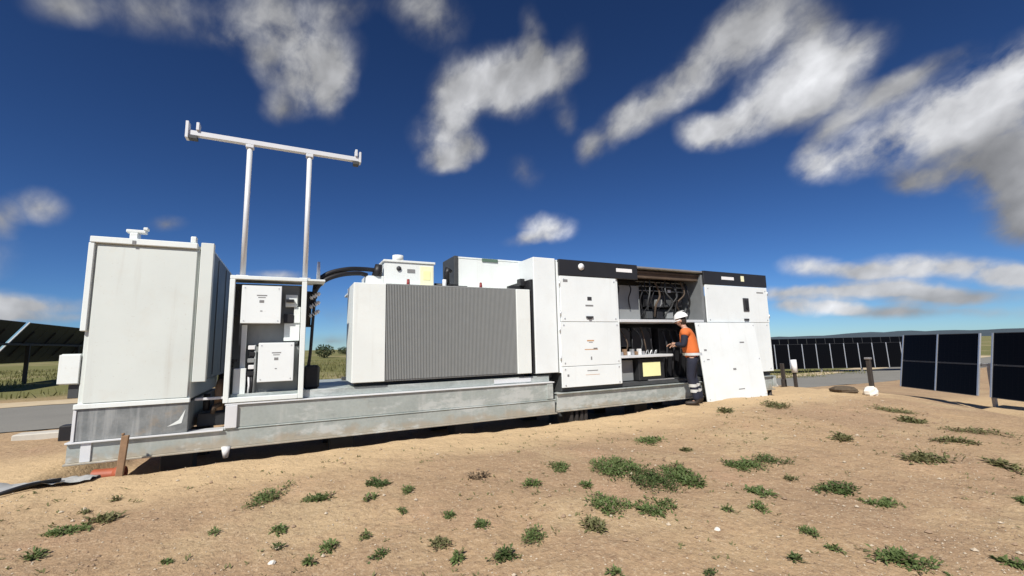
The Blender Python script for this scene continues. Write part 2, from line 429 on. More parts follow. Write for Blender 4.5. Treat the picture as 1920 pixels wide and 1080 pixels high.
# ------------------------------------------------------------------ mesh helpers
class MB:
    def __init__(s): s.v = []; s.f = []; s.mi = []; s.cur = 0

    def add(s, vs, fs, M=None):
        o = len(s.v)
        s.v += [tuple(M @ Vector(p)) if M else tuple(p) for p in vs]
        for f in fs: s.f.append(tuple(i + o for i in f)); s.mi.append(s.cur)
        return s

    def box(s, x0, x1, y0, y1, z0, z1, b=.004, M=None):
        b = min(b, (x1 - x0) * .3, (y1 - y0) * .3, (z1 - z0) * .3)
        lo = (x0, y0, z0); hi = (x1, y1, z1)
        vs = []; idx = {}
        for cx in (0, 1):
            for cy in (0, 1):
                for cz in (0, 1):
                    c = [(lo, hi)[t][k] for k, t in enumerate((cx, cy, cz))]
                    for ax in range(3):
                        p = list(c)
                        for k in range(3):
                            if k != ax: p[k] += b if (cx, cy, cz)[k] == 0 else -b
                        idx[(cx, cy, cz, ax)] = len(vs); vs.append(p)
        fs = []
        for ax in range(3):
            o1, o2 = (ax + 1) % 3, (ax + 2) % 3
            for t in (0, 1):
                q = []
                for (a, c) in ((0, 0), (1, 0), (1, 1), (0, 1)):
                    k = [0, 0, 0]; k[ax] = t; k[o1] = a; k[o2] = c
                    q.append(idx[(*k, ax)])
                fs.append(q if t else q[::-1])
        for ax in range(3):                      # edge chamfers run along ax
            o1, o2 = (ax + 1) % 3, (ax + 2) % 3
            for a in (0, 1):
                for c in (0, 1):
                    k0 = [0, 0, 0]; k0[o1] = a; k0[o2] = c; k1 = list(k0); k1[ax] = 1
                    q = [idx[(*k0, o1)], idx[(*k1, o1)], idx[(*k1, o2)], idx[(*k0, o2)]]
                    fs.append(q if (a == c) else q[::-1])
        for cx in (0, 1):
            for cy in (0, 1):
                for cz in (0, 1):
                    q = [idx[(cx, cy, cz, k)] for k in range(3)]
                    fs.append(q if (cx + cy + cz) % 2 else q[::-1])
        return s.add(vs, fs, M)

    def bar(s, a, b, w, h, bev=.003, roll=0):
        a, b = Vector(a), Vector(b); d = b - a
        M = Matrix.Translation(a) @ d.to_track_quat('X', 'Z').to_matrix().to_4x4() @ Matrix.Rotation(roll, 4, 'X')
        return s.box(0, d.length, -w / 2, w / 2, -h / 2, h / 2, bev, M)

    def tube(s, pts, r, n=10, cap=True):
        pts = [Vector(p) for p in pts]
        rs = r if isinstance(r, (list, tuple)) else [r] * len(pts)
        vs = []; prev = None
        for i, p in enumerate(pts):
            t = (pts[min(i + 1, len(pts) - 1)] - pts[max(i - 1, 0)]).normalized()
            if prev is None: x = t.orthogonal().normalized()
            else: x = (prev - t * prev.dot(t)).normalized()
            prev = x; y = t.cross(x)
            for k in range(n):
                a = 2 * math.pi * k / n
                vs.append(p + (x * math.cos(a) + y * math.sin(a)) * rs[i])
        fs = []
        for i in range(len(pts) - 1):
            for k in range(n):
                k2 = (k + 1) % n
                fs.append((i * n + k, i * n + k2, (i + 1) * n + k2, (i + 1) * n + k))
        if cap:
            fs.append(tuple(range(n))[::-1]); fs.append(tuple((len(pts) - 1) * n + k for k in range(n)))
        return s.add(vs, fs)

    def ball(s, c, r, n=12, m_=8, M=None):
        rx, ry, rz = r if isinstance(r, (tuple, list)) else (r, r, r)
        vs = [(c[0], c[1], c[2] - rz)]
        for j in range(1, m_):
            t = -math.pi / 2 + math.pi * j / m_
            for k in range(n):
                a = 2 * math.pi * k / n
                vs.append((c[0] + rx * math.cos(t) * math.cos(a), c[1] + ry * math.cos(t) * math.sin(a), c[2] + rz * math.sin(t)))
        vs.append((c[0], c[1], c[2] + rz))
        fs = []
        for k in range(n):
            fs.append((0, 1 + (k + 1) % n, 1 + k)); l = 1 + (m_ - 2) * n
            fs.append((l + k, l + (k + 1) % n, len(vs) - 1))
        for j in range(m_ - 2):
            for k in range(n):
                a = 1 + j * n; b = a + n; k2 = (k + 1) % n
                fs.append((a + k, a + k2, b + k2, b + k))
        return s.add(vs, fs, M)

    def mesh(s, name, mats, smooth=False):
        me = bpy.data.meshes.new(name)
        me.from_pydata([tuple(v) for v in s.v], [], s.f)
        for mt in (mats if isinstance(mats, (list, tuple)) else [mats]): me.materials.append(MATS[mt])
        me.polygons.foreach_set('material_index', s.mi)
        if smooth: me.polygons.foreach_set('use_smooth', [True] * len(me.polygons))
        me.update()
        return me

    def build(s, name, mats, parent=None, smooth=False):
        return link(name, s.mesh(name, mats, smooth), parent)


def link(name, data, parent=None):
    o = bpy.data.objects.new(name, data); COL.objects.link(o)
    if parent is not None:
        o.parent = parent
        if parent.get('_o') is not None or True:
            pl = world_of(parent); o.matrix_parent_inverse = pl.inverted()
    return o


def world_of(o):
    mm = o.matrix_basis.copy()
    return mm if o.parent is None else world_of(o.parent) @ o.matrix_parent_inverse @ mm


def thing(name, label, cat, loc=(0, 0, 0), group=None):
    o = bpy.data.objects.new(name, None); COL.objects.link(o)
    o.location = loc; o.empty_display_size = .1
    return tag(o, label, cat, group)


def tag(o, label=None, cat=None, group=None, kind=None):
    if label: o['label'] = label
    if cat: o['category'] = cat
    if group: o['group'] = group
    if kind: o['kind'] = kind
    return o


def bx(name, mat, parent, *a, **k): return MB().box(*a, **k).build(name, mat, parent)


def sst(a, b, x):
    t = max(0, min(1, (x - a) / (b - a))); return t * t * (3 - 2 * t)


# ------------------------------------------------------------------ terrain
def gz(x, y, fine=True):
    z = -.13
    z += .095 * sst(4.5, 7.0, x) * (1 - sst(6.25, 6.7, y)) * sst(3.5, 5.6, y)        # spoil bank where the worker stands
    z += .03 * sst(3.0, 5.0, y) * (1 - sst(6.3, 6.7, y))
    z -= .13 * (1 - sst(.0, 4.6, y))
    st0 = 11.2 + .38 * max(-4, min(2, y - 6.5))
    z -= 1.25 * sst(st0, st0 + 9.5, x)
    ed = 6.50 + .035 * noise.noise(Vector((x * 1.7, .3, 0))) + .02 * noise.noise(Vector((x * 6, .3, 2)))
    z -= .30 * sst(ed, ed + .12, y) * (1 - sst(8.9, 10.5, y)) * sst(-2.5, -2.0, x) * (1 - sst(10.1, 10.6, x))      # hollow under the skid
    z -= .45 * sst(21, 40, x)
    z -= .06 * sst(9, 16, y)
    if math.hypot(x, y) < 60:
        z += .05 * noise.noise(Vector((x * .45, y * .45, 1.3)))
        if fine and math.hypot(x, y) < 25:
            k = .35 if 6.5 < y < 9.3 and -2.4 < x < 10.6 else 1.0
            z += k * .026 * noise.noise(Vector((x * 2.1, y * 2.1, 4.1))) - k * .02 * max(0, noise.noise(Vector((x * 3.6, y * 3.6, 9.1))) - .25)
            z += k * .011 * noise.noise(Vector((x * 6.3, y * 6.3, 2.7)))
    else:
        z += .35 * noise.noise(Vector((x * .02, y * .02, 7)))
    return z


def axis(lo, hi, step, far_lo, far_hi, grow=1.16):
    a = []
    x = lo; st = step
    while x > far_lo: st *= grow; x -= st; a.append(x)
    a = a[::-1]
    x = lo
    while x < hi: a.append(x); x += step
    st = step
    while x < far_hi: a.append(x); st *= grow; x += st
    return a


xs = axis(-4.5, 13, .065, -3500, 3500); ys = axis(.6, 7.4, .055, -300, 4000)
gv = [(x, y, gz(x, y)) for y in ys for x in xs]
nx = len(xs)
gf = [(j * nx + i, j * nx + i + 1, (j + 1) * nx + i + 1, (j + 1) * nx + i) for j in range(len(ys) - 1) for i in range(nx - 1)]
me = bpy.data.meshes.new('ground'); me.from_pydata(gv, [], gf); me.materials.append(MATS['dirt'])
me.polygons.foreach_set('use_smooth', [True] * len(me.polygons))
ground = link('ground', me); tag(ground, kind='structure')


def track_y(x): return 14.6 + .085 * (x + 6) + .7 * math.sin(x * .045)


def strip(name, mat, off0, off1, dz, nseg=8):
    b = MB(); X = [-70 + i * 1.6 for i in range(100)]
    for x in X:
        for k in range(nseg + 1):
            t = k / nseg
            y = track_y(x) + off0 + (off1 - off0) * t + (.18 * noise.noise(Vector((x * .5, off0 + k, 3))) if k in (0, nseg) else 0)
            edge = min(t, 1 - t) * nseg
            b.v.append((x, y, gz(x, y, False) + dz * min(1, .25 + edge)))
    for i in range(len(X) - 1):
        for k in range(nseg):
            a = i * (nseg + 1) + k
            b.f.append((a, a + nseg + 1, a + nseg + 2, a + 1)); b.mi.append(0)
    # faces must look up
    o = b.build(name, mat, None, True); tag(o, kind='structure'); return o


def flip_up(o):
    bm = bmesh.new(); bm.from_mesh(o.data)
    for f in bm.faces:
        f.normal_update()
        if f.normal.z < 0: f.normal_flip()
    bm.to_mesh(o.data); bm.free()


flip_up(strip('gravel_track', 'gravel_track', -3.1, 2.6, .05))
flip_up(strip('sandy_verge', 'verge_sand', 2.75, 4.6, .04, 4))

# hills on the skyline, to the right of the plant
b = MB()
cols = 90
for i in range(cols):
    az = R(38 + i * 1.0)
    d = 1500
    hgt = 4 + 10 * sst(48, 74, math.degrees(az)) + 4 * noise.noise(Vector((i * .16, 2.2, 0))) + 3 * noise.noise(Vector((i * .6, 5.2, 0)))
    for (dd, zz) in ((d - 260, -6), (d - 130, hgt * .55), (d, hgt), (d + 300, hgt * .4), (d + 400, -8)):
        b.v.append((math.sin(az) * dd, math.cos(az) * dd, zz))
for i in range(cols - 1):
    for k in range(4):
        a = i * 5 + k; b.f.append((a, a + 1, a + 6, a + 5)); b.mi.append(0)
hl = b.build('hills', 'hill_scrub', None, True); tag(hl, kind='structure'); flip_up(hl)

# ------------------------------------------------------------------ steel skid
V0 = 6.65
VB = 9.05                                        # back of the skid
sk = thing('steel_skid', 'long galvanised steel skid frame under the white power station cabinets', 'skid', (4, 7.8, 0))
G = 'galvanised'
lb = MB(); lb.box(-2.15, 4.18, V0 + .03, V0 + .16, .02, .225, .004); lb.build('lower_beam', G, sk)
bx('lower_flange', G, sk, -2.16, 4.2, V0 - .01, V0 + .2, 0, .02, b=.003)
bx('upper_flange', 'galv_bright', sk, -2.16, -.70, V0 - .012, V0 + .2, .227, .247, b=.003)
bx('upper_flange', G, sk, -.698, 4.2, V0 + .018, V0 + .2, .227, .247, b=.006)
bx('beam_end_plate', 'galv_bright', sk, -2.03, -1.94, V0 + .012, V0 + .03, .022, .224, b=.002)
bx('side_beam', G, sk, -2.17, -2.03, V0 + .21, VB, .0, .24, b=.004)
bx('web_plate', G, sk, -.66, 4.14, V0 + .035, V0 + .15, .25, .525, b=.004)
bx('end_post', 'galv_bright', sk, -.69, -.56, V0 - .005, V0 + .034, .25, .528, b=.005)
bx('top_flange', 'galv_bright', sk, -.7, 4.17, V0 + .008, V0 + .28, .53, .55, b=.003)
bx('deck_kerb', G, sk, -.66, 4.12, V0 + .10, V0 + .22, .553, .655, b=.004)
bx('deck_plate', G, sk, -.66, 4.12, V0 + .225, VB, .60, .645, b=.004)
bx('deck_patch', 'galv_bright', sk, 3.05, 3.75, V0 + .092, V0 + .099, .57, .64, b=.002)
bx('right_beam', G, sk, 4.24, 10.28, V0 + .05, V0 + .17, .045, .325, b=.004)
bx('right_upper_flange', G, sk, 4.22, 10.3, V0 + .0, V0 + .22, .328, .346, b=.003)
bx('right_lower_flange', G, sk, 4.22, 10.3, V0 + .0, V0 + .22, .02, .042, b=.003)
bx('joint_plate', G, sk, 4.02, 4.14, V0 + .01, V0 + .033, .26, .52, b=.003)
bx('rear_beam', G, sk, -2.15, 10.28, VB, VB + .12, .0, .32, b=.004)
for i, x in enumerate((-1.55, .2, 1.7, 3.1, 5.2, 6.9, 8.6, 10.1)):
    bx('cross_member', G, sk, x - .05, x + .05, V0 + .23, VB - .01, .03, .215, b=.003)
for i, x in enumerate((-1.25, .75, 2.7, 4.75, 6.65, 8.5, 9.95)):
    for y in (V0 + .75, VB - .25):
        MB().box(x - .17, x + .17, y - .17, y + .17, -.55, .0, .01).build('support_block', 'dark_grey', sk)
for x in (4.55, 4.66, 4.77, 4.86):
    MB().box(x - .03, x + .03, V0 + .06, V0 + .3, -.20, .018, .006).build('packing_shim', 'dark_post', sk)
MB().tube([(-.66, V0 + .0, .03), (-.66, V0 + .02, -.10)], [.05, .03], 10).build('levelling_foot', 'porcelain', sk, True)
bx('right_end_beam', G, sk, 10.3, 10.42, V0 + .03, VB, .1, .34, b=.004)
MB().tube([(10.2, V0 + .08, .02), (10.2, V0 + .08, gz(10.2, V0 + .08) - .05)], .045, 10).build('jack_leg', 'dark_post', sk, True)

# ------------------------------------------------------------------ switchgear cabinet, far left
sw = thing('switchgear_cabinet', 'tall white switchgear cabinet with blank front at the left end of the skid', 'cabinet', (-1.55, 7.8, .25))
C = 'cabinet_paint'
bx('body', C, sw, -2.10, -1.07, V0 + .03, VB - .1, .63, 2.50, b=.008)
bx('front_panel', C, sw, -2.055, -1.09, V0 + .0, V0 + .029, .66, 2.47, b=.006)
bx('top_trim', 'white_paint', sw, -2.12, -1.09, V0 - .03, V0 + .05, 2.502, 2.575, b=.006)
bx('left_trim', 'white_paint', sw, -2.13, -2.075, V0 - .02, V0 + .06, 1.47, 2.50, b=.006)
bx('bottom_trim', 'white_paint', sw, -2.12, -1.06, V0 - .012, V0 + .04, .60, .655, b=.005)
bx('roof', 'white_paint', sw, -2.12, -.95, V0 + .055, VB - .08, 2.505, 2.55, b=.006)
bx('side_flange', C, sw, -1.055, -.915, V0 - .02, V0 + .07, .84, 2.585, b=.006)
bx('side_wall', 'shaded_grey', sw, -1.04, -.93, V0 + .075, VB - .12, .86, 2.50, b=.006)  # wall coloured darker than the body, as the side turned from the sun
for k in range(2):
    bx('side_rib', 'shaded_grey', sw, -.928, -.92, V0 + .55 + k * .8, V0 + .58 + k * .8, .9, 2.46, b=.003)
bx('side_box', C, sw, -2.275, -2.105, V0 + .03, V0 + .36, .875, 1.215, b=.006)
bx('side_box_lid', 'white_paint', sw, -2.285, -2.106, V0 + .012, V0 + .028, .885, 1.205, b=.004)
bx('side_bracket', 'dark_grey', sw, -2.2, -2.11, V0 + .06, V0 + .3, .72, .872, b=.004)
bx('roof_fitting', 'white_paint', sw, -1.78, -1.70, V0 + .02, V0 + .14, 2.58, 2.66, b=.008)
bx('roof_fitting', 'white_paint', sw, -1.82, -1.63, V0 + .03, V0 + .12, 2.662, 2.70, b=.006)
bx('roof_fitting', 'white_paint', sw, -1.655, -1.61, V0 + .02, V0 + .10, 2.70, 2.735, b=.006)
bx('front_tab', 'print_grey', sw, -1.735, -1.70, V0 - .036, V0 - .031, 2.50, 2.55, b=.001)
bx('lifting_lug', 'white_paint', sw, -1.17, -1.11, V0 - .01, V0 + .08, 2.578, 2.66, b=.008)
pl = bx('plinth', 'galv_dark', sw, -2.115, -1.07, V0 + .012, VB - .1, .25, .598, b=.005)
bx('plinth_edge', 'galv_bright', sw, -2.118, -2.09, V0 + .0, V0 + .011, .25, .59, b=.002)
vsx = MB()
vsx.add([(-1.27, V0 + .009, .33), (-1.13, V0 + .009, .36), (-1.10, V0 + .009, .52), (-1.16, V0 + .009, .40)], [(0, 1, 2, 3)])
vsx.add([(-1.27, V0 + .0115, .33), (-1.13, V0 + .0115, .36), (-1.10, V0 + .0115, .52), (-1.16, V0 + .0115, .40)], [(0, 1, 2, 3)])
vsx.build('paint_smear', 'white_paint', sw)
# cable trench fittings between the cabinet and the control panel
tr = thing('cable_trough', 'dark cable trough and pipe stubs between white cabinet and control panel', 'cable trough', (-.85, 7.4, .25))
bx('trough_base', 'black_steel', tr, -1.02, -.72, V0 + .3, VB - .2, .26, .42, b=.004)
bx('ledge', 'galv_bright', tr, -1.04, -.72, V0 + .16, V0 + .24, .60, .63, b=.004)
MB().tube([(-.80, V0 + .34, .45), (-.80, V0 + .34, .72), (-.80, V0 + .46, .80)], .055, 10).build('pipe_stub', 'weathered_wood', tr, True)
MB().tube([(-.94, V0 + .38, .45), (-.94, V0 + .38, .66)], .04, 10).build('pipe_stub', 'black_rubber', tr, True)
MB().tube([(-.86, V0 + .30, .42), (-.84, V0 + .26, .50), (-.76, V0 + .27, .53)], .03, 8).build('pipe_stub', 'brown_panel', tr, True)
bx('rear_screen', 'black_steel', tr, -1.05, -.7, VB - .19, VB - .15, .3, 1.9, b=.004)

# ------------------------------------------------------------------ open control panel with goalpost frame
cp = thing('control_panel', 'open white control panel frame with two enclosures beside the tall cabinet', 'control panel', (-.25, 6.9, .66))
Wp = 'white_paint'
Z0, Z1 = .56, 2.14
bx('frame_post', Wp, cp, -.725, -.665, V0 + .0, V0 + .06, Z0, Z1, b=.005)
bx('frame_post', Wp, cp, .12, .185, V0 + .0, V0 + .06, Z0, Z1, b=.005)
bx('frame_top', Wp, cp, -.725, .185, V0 + .0, V0 + .07, Z1 + .001, Z1 + .05, b=.005)
bx('roof_sheet', Wp, cp, -.72, .42, V0 + .071, V0 + .52, Z1 + .02, Z1 + .05, b=.005)
bx('frame_sill', Wp, cp, -.664, .119, V0 + .0, V0 + .07, Z0, Z0 + .06, b=.005)
bx('side_sheet', 'grey_paint', cp, -.72, -.70, V0 + .062, V0 + .5, Z0, Z1, b=.003)
bx('side_sheet', Wp, cp, .15, .17, V0 + .062, V0 + .5, Z0, Z1, b=.003)
bx('back_sheet', 'grey_paint', cp, -.70, .149, V0 + .46, V0 + .49, Z0, Z1, b=.003)
bx('mounting_plate', 'grey_paint', cp, -.62, .10, V0 + .30, V0 + .32, 1.28, Z1 - .02, b=.003)
bx('mounting_rail', Wp, cp, -.58, -.52, V0 + .18, V0 + .22, Z0 + .06, 1.55, b=.004)
bx('mounting_rail', Wp, cp, -.64, -.50, V0 + .12, V0 + .17, Z0 + .06, .98, b=.004)
bx('lower_plate', 'grey_paint', cp, -.42, .115, V0 + .26, V0 + .28, Z0 + .07, 1.26, b=.003)


def enclosure(nm, x0, x1, z0, z1, y0, y1):
    e = bx(nm, 'door_paint', cp, x0, x1, y0, y1, z0, z1, b=.008)
    bx('enclosure_lid', 'door_paint', e, x0 - .006, x1 + .006, y0 - .022, y0 - .002, z0 - .006, z1 + .006, b=.006)
    w = x1 - x0
    for k, (dz, wd, th) in enumerate(((.12, .22, .014), (.15, .16, .01), (.19, .10, .035), (.33, .05, .012))):
        c = x0 + w * .5
        bx('printed_mark', 'print_grey', e, c - w * wd * .6, c + w * wd * .6, y0 - .0245, y0 - .0225, z1 - dz - th, z1 - dz, b=.0005)
    for sx_ in (x0 + .03, x1 - .03):
        for sz in (z0 + .03, z1 - .03):
            MB().tube([(sx_, y0 - .022, sz), (sx_, y0 - .027, sz)], .008, 8).build('lid_screw', 'aluminium', e)
    return e


enclosure('upper_enclosure', -.585, -.13, 1.57, 2.065, V0 + .075, V0 + .27)
enclosure('lower_enclosure', -.36, .05, .80, 1.30, V0 + .06, V0 + .24)
bx('switch_block', Wp, cp, -.075, .075, V0 + .16, V0 + .298, 1.80, 1.97, b=.006)
bx('switch_block', 'black_rubber', cp, -.07, .03, V0 + .10, V0 + .159, 1.86, 1.90, b=.004)
bx('relay', 'black_rubber', cp, -.09, .03, V0 + .15, V0 + .298, 1.58, 1.70, b=.006)
bx('bracket_plate', Wp, cp, -.08, .115, V0 + .19, V0 + .298, 1.33, 1.575, b=.005)
bx('bracket_plate', Wp, cp, .035, .118, V0 + .17, V0 + .25, 1.575, 1.80, b=.005)
for k in range(5):
    z = .88 + k * .085
    bx('terminal', ('black_rubber', 'porcelain', 'grey_paint', 'black_rubber', 'porcelain')[k], cp, -.49 + .012 * (k % 2), -.41, V0 + .12, V0 + .2, z, z + .055, b=.005)
for k, (x, z0, z1) in enumerate(((-.47, .64, .87), (-.44, .64, .9), (-.41, .62, 1.28), (-.66, 1.0, 1.1))):
    MB().tube([(x, V0 + .15, z0), (x + .01, V0 + .13, (z0 + z1) / 2), (x, V0 + .15, z1)], .012, 8).build('control_wire', ('porcelain', 'black_rubber', 'grey_paint', 'black_rubber')[k], cp, True)
bx('hinge', 'black_rubber', cp, -.68, -.60, V0 + .10, V0 + .14, 1.07, 1.10, b=.004)
bx('hinge', 'black_rubber', cp, -.68, -.63, V0 + .10, V0 + .14, 1.66, 1.74, b=.004)
bx('hinge', 'black_rubber', cp, -.655, -.63, V0 + .10, V0 + .14, 1.9, 2.0, b=.004)

gt = thing('goalpost_frame', 'pale galvanised goalpost frame with crossbar rising above the control panel', 'frame', (-.22, 6.9, 2.19))
GB = 'galv_bright'
VG = V0 + .14
for x in (-.60, .155):
    MB().tube([(x, VG, 2.2), (x, VG, 4.02)], .034, 12).build('post', GB, gt, True)
    bx('base_flange', GB, gt, x - .07, x + .07, VG - .07, VG + .07, 2.192, 2.206, b=.003)
    bx('clamp', GB, gt, x - .05, x + .05, VG - .045, VG + .045, 4.0, 4.045, b=.006)
bx('crossbar', GB, gt, -1.30, .84, VG - .035, VG + .035, 4.05, 4.12, b=.006)
for x in (-1.315, -1.20, .80):
    bx('end_bracket', GB, gt, x - .018, x + .018, VG - .06, VG + .06, 4.00 if x < -1.25 else 4.122, 4.23, b=.005)
bx('end_bracket', 'dark_grey', gt, -1.30, -1.2, VG - .05, VG + .05, 4.0, 4.045, b=.005)
bx('end_bracket', GB, gt, .842, .872, VG - .06, VG + .06, 4.03, 4.20, b=.005)
bx('end_bracket', 'dark_grey', gt, .76, .84, VG - .05, VG + .05, 3.99, 4.045, b=.005)

# ------------------------------------------------------------------ transformer
tf = thing('power_transformer', 'finned white transformer with grey cooling fins in the middle of the skid', 'transformer', (2.3, 7.6, .66))
bx('side_panel', 'cream_paint', tf, .80, 1.265, V0 + .03, V0 + .78, .715, 2.165, b=.008)
bx('side_panel', 'cream_paint', tf, 3.47, 3.74, V0 + .03, V0 + .78, .715, 2.165, b=.008)
bx('tank', 'fin_paint', tf, .98, 3.62, V0 + .80, VB - .25, .70, 2.12, b=.01)
bx('fin_backing', 'fin_paint', tf, 1.267, 3.468, V0 + .42, V0 + .78, .74, 2.14, b=.004)
fb = MB(); nf = 92
for k in range(nf):
    x = 1.285 + k * (3.452 - 1.285) / (nf - 1)
    fb.box(x - .0075, x + .0075, V0 + .045, V0 + .418, .735, 2.15, .001)
tag(fb.build('cooling_fins', 'fin_paint', tf), kind='stuff')
bx('fin_rail', 'fin_paint', tf, 1.267, 3.468, V0 + .05, V0 + .40, 2.151, 2.172, b=.003)
bx('fin_rail', 'fin_paint', tf, 1.267, 3.468, V0 + .06, V0 + .40, .712, .733, b=.003)
bx('tank_lid', 'cream_paint', tf, .9, 3.7, V0 + .45, VB - .2, 2.175, 2.215, b=.006)
bx('foot_rail', 'dark_grey', tf, .86, 3.7, V0 + .26, V0 + .36, .647, .712, b=.004)
bx('foot_rail', 'dark_grey', tf, .86, 3.7, VB - .5, VB - .4, .647, .70, b=.004)
tb = bx('terminal_box', 'cream_paint', tf, 1.33, 2.16, V0 + .55, V0 + 1.1, 2.217, 2.60, b=.008)
bx('box_lid', 'cream_paint', tb, 1.31, 2.18, V0 + .53, V0 + 1.12, 2.602, 2.64, b=.006)
bx('box_step', 'cream_paint', tf, 1.04, 1.328, V0 + .55, V0 + 1.0, 2.217, 2.36, b=.006)
bx('warning_label', 'pale_yellow', tb, 1.92, 2.14, V0 + .543, V0 + .549, 2.235, 2.56, b=.001)
bx('warning_symbol', 'yellow_label', tb, 1.97, 2.09, V0 + .538, V0 + .5425, 2.33, 2.48, b=.001)
MB().tube([(1.56, V0 + .62, 2.62), (1.56, V0 + .62, 2.73)], .09, 12).build('vent_cap', 'cream_paint', tb, True)
MB().tube([(1.56, V0 + .545, 2.50), (1.56, V0 + .53, 2.50)], .04, 12).build('gauge', 'print_dark', tb, True)
bx('rating_plate', 'print_grey', tb, 1.70, 1.83, V0 + .542, V0 + .549, 2.44, 2.5, b=.001)
MB().tube([(1.22, V0 + .6, 2.36), (1.25, V0 + .6, 2.55)], [.085, .06], 10).build('cable_gland', 'black_rubber', tf, True)
for x in (1.66, 2.92):
    MB().tube([(x, V0 + .3, 2.16), (x, V0 + .3, 2.29)], [.032, .022], 8).build('valve', 'red_part', tf, True)
bx('lifting_eye', 'dark_grey', tf, 2.5, 2.75, V0 + .5, V0 + .56, 2.216, 2.25, b=.004)
MB().tube([(2.36, V0 + .6, 2.216), (2.36, V0 + .6, 2.36)], .035, 10).build('bushing', 'porcelain', tf, True)
MB().tube([(2.44, V0 + .7, 2.216), (2.44, V0 + .7, 2.50), (2.48, V0 + .7, 2.56)], [.05, .05, .08], 10).build('breather', 'black_rubber', tf, True)
MB().tube([(2.2, V0 + .66, 2.27), (2.62, V0 + .66, 2.27)], .03, 8).build('oil_pipe', 'black_steel', tf, True)

# high voltage cables from the control panel over to the transformer
cab_lab = ('thick black cable arching highest from the control panel to the transformer',
           'thick black cable arching lowest onto the transformer lid',
           'black cable hanging straight down between control panel and transformer')
paths = ([(.30, V0 + .42, 1.95), (.32, V0 + .42, 2.18), (.48, V0 + .44, 2.34), (.75, V0 + .48, 2.43), (1.0, V0 + .56, 2.46), (1.2, V0 + .6, 2.46)],
         [(.26, V0 + .40, 1.80), (.30, V0 + .38, 2.05), (.42, V0 + .4, 2.22), (.65, V0 + .44, 2.33), (.92, V0 + .52, 2.38), (1.06, V0 + .58, 2.37)],
         [(.30, V0 + .36, 1.95), (.285, V0 + .35, 1.6), (.27, V0 + .36, 1.2), (.25, V0 + .38, .9), (.27, V0 + .40, .66)])


def curve_pts(p, n=8):
    p = [Vector(q) for q in p]; out = []
    for i in range(len(p) - 1):
        a, b_, c_, d_ = p[max(i - 1, 0)], p[i], p[i + 1], p[min(i + 2, len(p) - 1)]
        for k in range(n):
            t = k / n
            out.append(.5 * ((2 * b_) + (c_ - a) * t + (2 * a - 5 * b_ + 4 * c_ - d_) * t * t + (3 * b_ - a - 3 * c_ + d_) * t ** 3))
    return out + [p[-1]]


for i in range(3):
    o = MB().tube(curve_pts(paths[i]), (.035, .035, .022)[i], 10).build('power_cable', 'black_rubber', None, True)
    tag(o, cab_lab[i], 'cable', 'black cables at the transformer')
ct = thing('cable_termination', 'black cable termination with white ribbed insulators on the control panel side', 'insulator', (.28, 7.05, 1.8))
MB().tube([(.215, V0 + .40, 1.55), (.225, V0 + .40, 2.05)], .045, 10).build('termination_body', 'black_rubber', ct, True)
for k in range(3):
    z = 1.68 + k * .13
    a = MB(); a.tube([(.24, V0 + .36, z), (.37, V0 + .36, z + .09)], .022, 10)
    for j in range(4):
        t = .15 + j * .22
        p = Vector((.24 + .13 * t, V0 + .36, z + .09 * t)); d = Vector((.13, 0, .09)).normalized()
        a.tube([p - d * .006, p + d * .006], .036, 12)
    a.build('insulator', 'porcelain', ct, True)
bx('termination_bracket', 'black_steel', ct, .172, .30, V0 + .37, V0 + .43, 1.53, 1.56, b=.003)
MB().tube([(.34, V0 + .38, 2.2), (.34, V0 + .38, 2.5)], [.028, .02], 10).build('surge_rod', 'porcelain', ct, True)
MB().box(.19, .40, V0 + .30, V0 + .5, .648, .98, .03).build('cable_entry_boot', 'black_rubber', ct)

# ------------------------------------------------------------------ inverter container
ic = thing('inverter_container', 'long white inverter container with black top band and open middle bay', 'container', (7.3, 7.8, .35))
DP = 'door_paint'
X0, X1 = 4.31, 10.33
bx('left_wall', DP, ic, X0, X0 + .05, V0 + .03, VB, .69, 2.70, b=.006)
ec = bx('end_cabinet', DP, ic, 3.835, 4.295, V0 + .05, V0 + .94, .70, 2.765, b=.008)
bx('end_cabinet_rib', 'grey_paint', ec, 4.296, 4.308, V0 + .045, V0 + .06, .70, 2.74, b=.002)
bx('end_cabinet_gap_shade', 'black_rubber', ec, 3.79, 3.833, V0 + .075, V0 + .9, .71, 2.36, b=.004)  # black strip painted in as the shade of the gap beside the transformer
bx('end_cabinet_foot', 'dark_grey', ec, 3.84, 4.26, V0 + .24, V0 + .6, .60, .698, b=.004)
bx('left_skirt', 'dark_grey', ic, X0 + .03, X0 + .05, V0 + .06, VB, .36, .688, b=.004)
bx('right_wall', DP, ic, X1 - .05, X1, V0 + .03, VB, .45, 2.44, b=.006)
bx('back_wall', 'grey_paint', ic, X0 + .051, X1 - .051, VB - .05, VB, .42, 2.66, b=.005)
rf = bx('roof', 'white_paint', ic, X0 + .01, X1 - .01, V0 + .06, VB + .02, 2.705, 2.745, b=.006)
bx('roof_edge', 'post_steel', rf, 6.22, 8.12, V0 + .0, V0 + .058, 2.70, 2.735, b=.004)
bx('floor_plate', 'dark_grey', ic, X0 + .051, X1 - .051, V0 + .07, VB - .051, .36, .43, b=.004)


def band(x0, x1):
    return bx('top_band', 'black_band', ic, x0, x1, V0 - .012, V0 + .05, 2.452, 2.752, b=.008)


